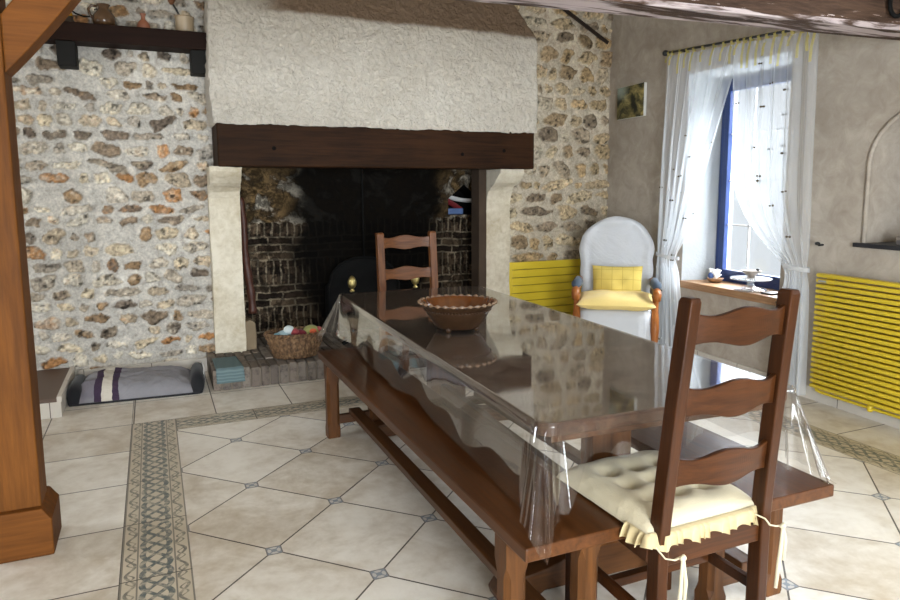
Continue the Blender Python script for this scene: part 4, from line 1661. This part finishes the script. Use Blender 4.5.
def add_side(x0, y0, x1, y1, nx, ny, n, side):
    for k in range(n):
        t = (k + .5) / n
        per_pts.append((x0 + (x1 - x0) * t, y0 + (y1 - y0) * t, nx, ny, side, None, t))


def add_corner(cx, cy, a0, n, ci):
    for k in range(n + 1):
        a = a0 + PI / 2 * k / n
        per_pts.append((cx + rC * math.cos(a), cy + rC * math.sin(a), math.cos(a), math.sin(a), 'c%d' % ci, (a - a0) / (PI / 2), 0))


x0, y0, x1, y1 = -e, -e, TW + e, TL + e
add_side(x0 + rC, y0, x1 - rC, y0, 0, -1, 60, 'near')
add_corner(x1 - rC, y0 + rC, -PI / 2, 40, 0)
add_side(x1, y0 + rC, x1, y1 - rC, 1, 0, 120, 'right')
add_corner(x1 - rC, y1 - rC, 0, 24, 1)
add_side(x1 - rC, y1, x0 + rC, y1, 0, 1, 50, 'far')
add_corner(x0 + rC, y1 - rC, PI / 2, 40, 2)
add_side(x0, y1 - rC, x0, y0 + rC, -1, 0, 120, 'left')
add_corner(x0 + rC, y0 + rC, PI, 40, 3)
D = .262
NV = 22
zt = TZ + .003


def drape(p, v):
    px, py, nx, ny, side, c, t = p
    if side[0] != 'c':
        end = min(t, 1 - t)
        L = D + .012 * math.sin(t * 11 + len(side)) + .01 * math.sin(t * 29)
        cor = math.exp(-end / .035)
        if side == 'near':      # pushed up on the chair cushion
            L -= .14 * min(1, max(0, (min(t, 1.0 - t) - .015) / .08))
        L *= 1 + .02 * cor
        s_ = v * L
        wav = .006 * math.sin(t * 17 + 1) + .004 * math.sin(t * 41)
        if side == 'left':
            out = .012 + .012 * v + wav * v * v
        else:
            out = .010 + .018 * v + wav * v * v
        out += cor * .02 * v
        bend = 1 - math.exp(-s_ / .01)
        drop = max(0, s_ - .008)
        return (px + nx * out * bend, py + ny * out * bend, zt - drop * bend)
    ci = int(side[1])
    phi = c * PI / 2
    L = D / max(math.cos(phi), math.sin(phi))
    s_ = v * L
    spread = {0: .125, 1: .08, 2: .17, 3: .175}[ci]
    dx_, dy_ = {0: (.3, -.95), 1: (.7, .7), 2: (-.7, .7), 3: (-.46, -.88)}[ci]
    k = math.sin(phi * 2)
    g_ = k * k
    nx, ny = nx * (1 - g_) + dx_ * g_, ny * (1 - g_) + dy_ * g_
    fold = math.cos(phi * 22) * .014 * v
    out = .012 + v * (.012 + spread * k ** 1.5) + fold * k
    tw = math.sin(phi * 8) * .012 * v * k
    bend = 1 - math.exp(-s_ / .01)
    dr = math.sqrt(max(0, s_ * s_ - (out * .9) ** 2)) if s_ > out else 0
    qx_, qy_, qz_ = px + (nx * out - ny * tw) * bend, py + (ny * out + nx * tw) * bend, zt - max(0, dr) * bend
    if ci in (0, 3):          # rests on the bench end
        qz_ = max(qz_, .4635 if qy_ > (-.118 if ci == 3 else -.155) else .44)
    return (qx_, qy_, qz_)


mb = MB()
NP = len(per_pts)
vs = []
for j in range(NV + 1):
    for p in per_pts:
        vs.append(drape(p, (j / NV) ** 1.4))
fs = []
for j in range(NV):
    for i in range(NP):
        k = (i + 1) % NP
        fs.append((j * NP + i, j * NP + k, (j + 1) * NP + k, (j + 1) * NP + i))
mb.add(vs, fs)
mb.build('overhang', vinyl_side, vt, True, fix=True)
mb = MB()
mb.add([(p[0], p[1], zt) for p in per_pts], [tuple(range(NP))])
mb.build('top_sheet', vinyl_top, vt, False, fix=False)

# ------------------------------------------------------------------ benches
bench_top = wood('bench_oak', lin((48, 26, 11)), lin((92, 54, 25)), 1, .32, .5, .06, .2)


def bench(label, loc, rz, W=.32, L=2.415, LY0=.11, LY1=2.205):
    t = thing('bench', label, 'bench', loc, rz, 'oak benches either side of the table')
    mb = MB()
    mb.box((0, 0, .420), (W, L, .46))
    mb.build('seat_board', bench_top, t, bevel=.005)
    for y in (LY0, LY1):
        for x in (.002, W - .072):
            mb = MB()
            a, b = x, x + .07
            rings = []
            for z, ch in ((0, .006), (.012, .001), (.05, .001), (.08, .016), (.31, .016), (.35, .001), (.42, .001)):
                y1_ = y + .07
                rings.append([(a + ch, y, z), (b - ch, y, z), (b, y + ch, z), (b, y1_ - ch, z), (b - ch, y1_, z), (a + ch, y1_, z), (a, y1_ - ch, z), (a, y + ch, z)])
            mb.loft(rings)
            mb.build('leg', leg_m, t)
        mb = MB()
        mb.box((.05, y + .018, .072), (W - .05, y + .052, .122))
        mb.build('cross_rail', leg_x, t, bevel=.003)
    mb = MB()
    mb.box((W / 2 - .032, LY0 - .005, .122), (W / 2 + .032, LY1 + .03, .154))
    mb.build('stretcher', leg_y, t, bevel=.004)
    return t


b1_ = bench('oak bench on the fireplace-lit left side of the table, ends at the clear vinyl corner', (.835, 1.44, 0), .0)
b1_['label'] = 'oak bench along the left side of the table, its whole top in view'
bench('oak bench along the right side of the table, mostly hidden behind the chair', (1.588, 1.392, 0), -.012, .325, 2.46, .168, 2.25)

# ------------------------------------------------------------------ ladder-back chairs
ch_m = wood('chair_oak', lin((34, 17, 7)), lin((68, 37, 16)), 2, .3, .8, .06, .16)
ch_x = wood('chair_oak_cross', lin((36, 18, 7)), lin((76, 42, 18)), 0, .3, .8, .06, .16)


ch_f = wood('far_chair_oak', lin((74, 42, 20)), lin((128, 80, 44)), 2, .35, .8, .06)  # lighter copy of the chair oak, its front light put into the colour
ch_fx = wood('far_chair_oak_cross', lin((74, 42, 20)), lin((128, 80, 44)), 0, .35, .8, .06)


def ladder_chair(label, loc, rz, ch_m=ch_m, ch_x=ch_x, hb0=.184, hb1=.169, lean=.066, ZT=1.115, slats=(1.032, .838, .643), pw_=.0175):
    t = thing('ladder_back_chair', label, 'chair', loc, rz, 'ladder-back dining chairs')

    def post_c(s, z):
        k = max(0, z - .44) / .68
        return Vector((s * (hb0 + (hb1 - hb0) * k), -.20 - lean * k ** 1.15, z))
    for s in (-1, 1):
        mb = MB()
        rings = []
        for z in (0, .2, .40, .46, .52, .62, .72, .82, .92, 1.02, ZT - .012, ZT):
            c0 = post_c(s, z)
            w_, d_ = pw_, .023
            if z == ZT:
                w_, d_ = pw_ - .003, .019
            rings.append([(c0.x - w_, c0.y - d_, z), (c0.x + w_, c0.y - d_, z), (c0.x + w_, c0.y + d_, z), (c0.x - w_, c0.y + d_, z)])
        mb.loft(rings)
        mb.build('rear_post', ch_m, t, bevel=.004)
        mb = MB()
        mb.box((s * .188 - .019, .17, 0), (s * .188 + .019, .208, .44))
        mb.build('front_leg', ch_m, t, bevel=.004)
        mb = MB()
        mb.bar((s * .197, -.19, .22), (s * .188, .19, .22), .022, .032)
        mb.build('side_stretcher', ch_m, t, bevel=.003)
        mb = MB()
        mb.bar((s * .194, -.18, .41), (s * .188, .18, .41), .022, .06)
        mb.build('seat_rail', ch_m, t, bevel=.003)
    mb = MB()
    mb.bar((-.19, .19, .41), (.19, .19, .41), .022, .06)
    mb.build('seat_rail', ch_x, t, bevel=.003)
    mb = MB()
    mb.bar((-.18, -.20, .415), (.18, -.20, .415), .024, .075)
    mb.build('rear_rail', ch_x, t, bevel=.003)
    mb = MB()
    mb.bar((-.19, .0, .22), (.19, .0, .22), .028, .028)
    mb.build('cross_stretcher', ch_x, t, bevel=.003)
    mb = MB()
    mb.prism(rrect(-.206, -.195, .206, .212, .02), .022, 2, .44)
    mb.build('seat', ch_x, t, bevel=.004)
    for zc in slats:
        c0 = post_c(1, zc)
        hw = c0.x - .012
        mb = MB()
        N = 40
        fr_, bk_ = [], []
        rings = []
        for k in range(N + 1):
            a = -1 + 2 * k / N
            x = a * hw
            wv_ = .009 * math.cos(a * PI * 1.5)
            zt_ = zc + .043 + wv_
            zb_ = zc - .043 - .008 * math.cos(a * PI * 1.5)
            y = c0.y - .028 * (1 - a * a) + .0
            le = (lean / .68) * .037
            rings.append([(x, y - .008 + le, zb_), (x, y + .008 + le, zb_), (x, y + .008 - le, zt_), (x, y - .008 - le, zt_)])
        mb.loft(rings)
        mb.build('ladder_slat', ch_x, t, False, bevel=.003)
    return t


CH = (1.374, 1.553, 0)
near_chair = ladder_chair('dark ladder-back chair with a cream tufted seat cushion, at the near table end', CH, 0)
ladder_chair('ladder-back chair at the far table end, in front of the fireplace', (1.69, 4.42, 0), PI + .03, ch_f, ch_fx, .205, .203, .055, 1.08, (1.005, .78, .58), .026)

# cream tufted cushion with ruffle and ties
cream = fabric('cream_cotton', lin((190, 179, 152)), .95, 240, .12, .08)
cream.bump(cream.noise(9, 5, .6, .8) + cream.noise(200, 2) * .2, .45, .015)
cu = thing('chair_cushion', 'cream tufted seat cushion with ruffled edge tied to the near chair', 'cushion', (CH[0] - .024, CH[1] + .014, .464), .02)
HX, HY = .208, .215
tufts = [(a * .095, b * .095) for a in (-1, 0, 1) for b in (-1, 0, 1)]


def cush(u, v):
    a, b = 2 * u - 1, 2 * v - 1
    x, y = a * HX, b * HY
    e_ = max(0, (1 - abs(a) ** 4) * (1 - abs(b) ** 4)) ** .42
    h = .062 * e_
    for tx, ty in tufts:
        h -= .028 * math.exp(-((x - tx) ** 2 + (y - ty) ** 2) / .0009) * e_
        h -= .010 * math.exp(-((x - tx) ** 2 + (y - ty) ** 2) / .004) * e_
    h += .004 * noise.noise(Vector((x * 18, y * 18, 2)))
    return (x, y, max(.004, h + .004))


mb = MB()
mb.grid(cush, 72, 68)
mb.grid(lambda u, v: ((2 * u - 1) * HX, (1 - 2 * v) * HY, .0015 + .0025 * (abs(2 * u - 1) > .97 or abs(2 * v - 1) > .97)), 12, 12)
mb.build('pad', cream, cu, True, fix=False)
for tx, ty in tufts:
    mb = MB()
    z = cush(tx / HX / 2 + .5, ty / HY / 2 + .5)[2]
    mb.lathe([(.001, .0055), (.006, .004), (.008, .001), (.006, -.001)], 10, (tx, ty, z))
    mb.build('tuft_button', cream, cu, True)
# ruffle around left, rear and right edges
ruf = fabric('cream_ruffle', lin((180, 163, 124)), .95, 240, .12, .1)
path = []
NR = 330
for k in range(NR + 1):
    t = 1.62 * HY + k / NR * (2 * HY + 2 * HX + 2 * HY - 3.0 * HY)
    if t < 2 * HY:
        path.append((-HX, HY - t, -1, 0))
    elif t < 2 * HY + 2 * HX:
        path.append((-HX + t - 2 * HY, -HY, 0, -1))
    else:
        path.append((HX, -HY + t - 2 * HY - 2 * HX, 1, 0))
vs, fs = [], []
NVR = 5
for k, (x, y, nx, ny) in enumerate(path):
    ph_ = k / NR * 2 * PI * 22 + 2.4 * math.sin(k * .05) + 1.9 * math.sin(k * .13 + 1)
    for j in range(NVR + 1):
        v = j / NVR
        o_ = v * (.016 + .007 * math.sin(ph_)) + .001
        dz = v * v * (.040 + .006 * math.sin(k * .11) + .004 * math.cos(ph_ * .5))
        at_rear = (ny == -1)
        if at_rear and abs(x) < .165:
            o_ = .002 + .020 * min(1, v * 2.5) + .006 * math.sin(ph_) * v
        tx_, ty_ = -ny, nx
        sh_ = .004 * math.cos(ph_) * v
        vs.append((x + nx * o_ + tx_ * sh_, y + ny * o_ + ty_ * sh_, .012 - dz + .004))
for k in range(NR):
    for j in range(NVR):
        a = k * (NVR + 1) + j
        fs.append((a, a + NVR + 1, a + NVR + 2, a + 1))
mb = MB()
mb.add(vs, fs)
mb.build('ruffle', ruf, cu, True, fix=False)
for s, drop in ((-1, .20), (1, .14)):
    mb = MB()
    cx, cy = s * .184 + .024, -.235
    zt_ = -.035
    loop = [(cx - s * .06, cy + .05, .005), (cx - s * .026, cy + .02, -.01)]
    if s < 0:
        loop = [(cx - .05, cy + .06, .0), (cx - .026, cy + .02, -.018), (cx - .026, cy - .027, -.034), (cx + .0, cy - .031, -.042), (cx + .024, cy - .03, -.04)]
    else:
        loop = [(cx - .06, cy + .04, .008), (cx - .028, cy - .02, -.006), (cx - .02, cy - .029, -.022), (cx + .005, cy - .031, -.03), (cx + .024, cy - .03, -.032)]
    mb.tube(loop, .0045, 6, flat=.5)
    kx, ky, kz = loop[-1]
    mb.tube([(kx - .008, ky - .006, kz), (kx + .004, ky - .006, kz + .002), (kx + .01, ky - .004, kz - .004)], [.005, .008, .005], 8)
    mb.tube([(kx, ky - .006, kz), (kx - .004, ky - .008, kz - drop * .4), (kx - .010, ky - .008, kz - drop * .8), (kx - .016, ky - .008, kz - drop * 1.3)], [.004, .006, .0068, .005], 6, flat=.45)
    mb.tube([(kx + .005, ky - .004, kz), (kx + .014, ky - .006, kz - drop * .35), (kx + .010, ky - .006, kz - drop * .75)], [.004, .006, .005], 6, flat=.45)
    mb.build('tie', cream, cu, True)

# ------------------------------------------------------------------ bowl on the table
bw_ = thing('stoneware_bowl', 'big brown glazed bowl with scalloped rim on the table', 'bowl', (1.262, 2.82, TZ + .004))
bg = glaze('brown_glaze', lin((52, 25, 9)), lin((124, 70, 28)), .06, 14)
bo = Mat('brown_stoneware', .34, .25)
bo.color(bo.mix(bo.noise(22, 5, .6), lin((30, 18, 10)), lin((70, 48, 31))))
bo.bump(bo.noise(70, 3), .2, .004)


def scal(i, a, r, z):
    if z > .119:
        k = math.cos(30 * a)
        return r * (1 + .012 * k), z + .0035 * k
    return r, z


mb = MB()
mb.lathe([(.085, .014), (.098, .014), (.106, .022), (.122, .048), (.140, .076), (.150, .094), (.150, .100), (.154, .104), (.160, .108), (.168, .120), (.174, .128), (.172, .131)], 240, mod=scal, cap=False)
mb.add([(.085 * math.cos(2 * PI * k / 240), .085 * math.sin(2 * PI * k / 240), .014) for k in range(240)], [tuple(range(240))])
mb.build('body', bo, bw_, True)
mb = MB()
mb.lathe([(.172, .1312), (.164, .126), (.150, .106), (.130, .074), (.105, .044), (.06, .026), (.002, .022)], 240, mod=scal, cap=False)
mb.build('glazed_inside', bg, bw_, True)
mb = MB()
for k in range(64):
    a = 2 * PI * k / 64
    mb.lathe([(.0005, -.004), (.0035, -.003), (.0048, 0), (.0035, .003), (.0005, .004)], 8, (.1515 * math.cos(a), .1515 * math.sin(a), .097))
mb.build('bead_band', bo, bw_, True)
mb = MB()
rings = []
for k in range(240):
    a = 2 * PI * k / 240
    q = .0052 + .0040 * math.cos(30 * a)
    rings.append([((.1755 + q * math.cos(g)) * math.cos(a), (.1755 + q * math.cos(g)) * math.sin(a), .1305 + q * .9 * math.sin(g)) for g in [2 * PI * z / 8 for z in range(8)]])
mb.loft(rings + [rings[0]], True, False)
mb.build('rim_scallop', glaze('rim_glaze', lin((84, 62, 46)), lin((150, 124, 100)), .2), bw_, True)
for k in range(4):
    a = 2 * PI * (k + .45) / 4
    mb = MB()
    mb.lathe([(.008, 0), (.012, .006), (.013, .016), (.010, .028)], 12, (.094 * math.cos(a), .094 * math.sin(a), 0))
    mb.build('foot', bo, bw_, True)

# ------------------------------------------------------------------ wicker basket and toys
bk = thing('wicker_basket', 'oval wicker basket of soft toys on the brick hearth', 'basket', (.93, 5.06, .15), -.05)
wk = Mat('wicker', .6, .35)
wr_ = wk.noise(60, 3, .6, 0, (1, 1, .4))
wk.color(wk.cr(wr_, [(.3, lin((52, 36, 24))), (.5, lin((104, 78, 54))), (.7, lin((146, 116, 84)))]))
NA, NZB = 168, 40


def weave(i, a, r, z):
    k = int(round(a / (2 * PI) * NA))
    row = i // 4
    over = math.cos(2 * PI * k / 6 + PI * (row % 2))
    bulge = math.sin(PI * ((i % 4) + .5) / 4)
    return r + .004 * over * bulge + .005 * abs(math.cos(PI * k / 6)) ** 6, z


prof = []
for i in range(NZB + 1):
    t = i / NZB
    prof.append((.145 + .065 * t ** .8, .004 + .168 * t))
mb = MB()
mb.lathe(prof, NA, sx=1.0, sy=.72, mod=weave, cap=False)
mb.add([(.14 * math.cos(2 * PI * k / 40), .14 * .72 * math.sin(2 * PI * k / 40), .006) for k in range(40)], [tuple(range(40))])
mb.build('woven_body', wk, bk, True, solid=.008)
mb = MB()
for q in range(2):
    pts = []
    for k in range(241):
        a = 2 * PI * k / 240
        ph_ = a * 26 + PI * q
        rr2 = .212 + .009 * math.cos(ph_)
        pts.append((rr2 * math.cos(a), .72 * rr2 * math.sin(a), .178 + .009 * math.sin(ph_)))
    mb.tube(pts, .009, 6)
mb.build('braided_rim', wk, bk, True)


def plush(name, label, c0, loc, parts, rot=0):
    t = thing(name, label, 'soft toy', loc, rot, 'soft toys in the basket')
    for nm, cc, (px, py, pz), (rx, ry, rz_) in parts:
        mb = MB()
        mb.lathe([(max(.001, math.sin(PI * k / 12)), -math.cos(PI * k / 12)) for k in range(13)], 20)
        mb.v = [(px + a * rx, py + b * ry, pz + c2 * rz_) for a, b, c2 in mb.v]
        o = mb.build(nm, fabric(name + '_' + nm, lin(cc), .95, 150, .4), t, True)
    return t


plush('plush_toy', 'pale blue and white soft toy at the left of the basket', None, (.845, 5.03, .315),
      [('body', (150, 172, 178), (0, 0, 0), (.06, .05, .045)), ('head', (196, 206, 206), (.035, -.01, .045), (.04, .036, .034)), ('paw', (110, 150, 160), (-.055, -.03, .01), (.03, .03, .025))])
plush('plush_toy', 'dark red soft toy in the middle of the basket', None, (.95, 5.02, .315),
      [('body', (110, 40, 48), (0, 0, 0), (.065, .045, .045)), ('head', (140, 60, 64), (-.03, -.02, .03), (.03, .03, .028))])
plush('plush_toy', 'green and orange soft toy at the right of the basket', None, (1.05, 5.05, .325),
      [('body', (150, 150, 92), (0, 0, 0), (.065, .05, .055)), ('patch', (196, 96, 64), (.005, -.035, .012), (.03, .022, .022)), ('ear', (172, 90, 84), (.055, -.01, .015), (.024, .022, .026))])
plush('plush_toy', 'brown soft toy low at the back of the basket', None, (.94, 5.11, .285),
      [('body', (110, 84, 60), (0, 0, 0), (.12, .04, .045))])

# ------------------------------------------------------------------ folded dog bed and mat
bag = thing('pet_bed', 'folded grey pet bed with dark and white stripes on the floor by the skirting', 'pet bed', (-.15, 5.1, 0), -.055)
bedm = Mat('grey_bed_fabric', .85, .25)
bx1, by1, bz1 = bedm.xyz()
wv1 = bedm.noise(5, 4, .6, .8)
pos1 = bx1 + (wv1 - .5) * .04
s_d = (pos1 + .18).abs().lt(.075)
s_w = (pos1 + .18).abs().lt(.030)
cB = bedm.mix(wv1, lin((112, 110, 114)), lin((140, 138, 141)))
blot = bedm.noise(3, 3, .5, 0, None, 5).ramp(.62, .66)
cB = bedm.mix(blot * .35, cB, lin((96, 86, 104)))
cB = bedm.mix(s_d, cB, lin((58, 44, 62)))
cB = bedm.mix(s_w, cB, lin((190, 182, 168)))
bedm.color(cB)
bedm.bump(bedm.noise(6, 4, .6, 1.5, None, 3), .5, .04)


def bed(u, v):
    a, b = 2 * u - 1, 2 * v - 1
    x = a * .37 + .01 * math.sin(b * 5)
    y = b * .21
    e_ = max(0, (1 - abs(a) ** 6) * (1 - abs(b) ** 4)) ** .45
    h = (.135 + .02 * b - .02 * a) * e_
    h += e_ * .018 * noise.noise(Vector((a * 3, b * 3, 1))) + e_ * .008 * noise.noise(Vector((a * 9, b * 8, 4)))
    return (x, y, max(.004, h))


mb = MB()
mb.grid(bed, 80, 50)
mb.build('cushion', bedm, bag, True, fix=False)
blk = fabric('black_mesh_fabric', (.012, .012, .014), .8)
for s in (-1, 1):
    mb = MB()
    rings = []
    for k in range(15):
        t = k / 14
        y = -.215 + .43 * t
        e_ = (1 - abs(2 * t - 1) ** 4) ** .5
        hh = .02 + (.13 if s > 0 else .115) * e_
        ww = .03 + .02 * e_
        cx = s * (.385 if s > 0 else .375)
        rings.append([(cx + ww * math.cos(q) , y, max(0, hh / 2 + hh / 2 * math.sin(q))) for q in [2 * PI * z / 14 for z in range(14)]])
    mb.loft(rings)
    o = mb.build('end_panel', blk, bag, True)
mb = MB()
mb.tube([(.40, -.2, .03), (.425, -.14, .09), (.43, -.05, .135), (.42, .08, .15), (.40, .2, .10)], .005, 8)
mb.build('white_piping', plain('piping_white', (.6, .6, .6), .7), bag, True)
mb = MB()
mb.box((-.40, -.222, .0), (.40, .22, .012))
mb.build('base', blk, bag, bevel=.005)

mat_m = Mat('teal_quilt', .9, .2)
qx, qy, qz = mat_m.xyz()
w1 = (qx * 20).sin() * .03
st1 = (((qy + qz * -1.0) / .022 + w1).frac() - .5).abs()
mat_m.color(mat_m.mix(st1.ramp(.1, .5), lin((90, 108, 110)), lin((108, 126, 128))))
mat_m.bump(st1, .5, .01)


def matf(u, v):
    s_ = v * .46
    x = .345 + .17 * u + .02 * v * u
    top = .40
    if s_ < .33:
        return (x, 5.19 - s_, .157 + .003 * math.sin(u * 9 + v * 5) ** 2)
    r = s_ - .33
    return (x + .01 * r, 4.86 - .008 * math.sin(min(1, r / .03) * PI / 2) - .002 * math.sin(u * 7) ** 2, .155 - r * .75)


mb = MB()
mb.grid(matf, 20, 46)
tag(mb.build('quilted_mat', mat_m, None, True, solid=.008, fix=False), 'teal quilted mat draped over the left corner of the brick hearth', 'mat')
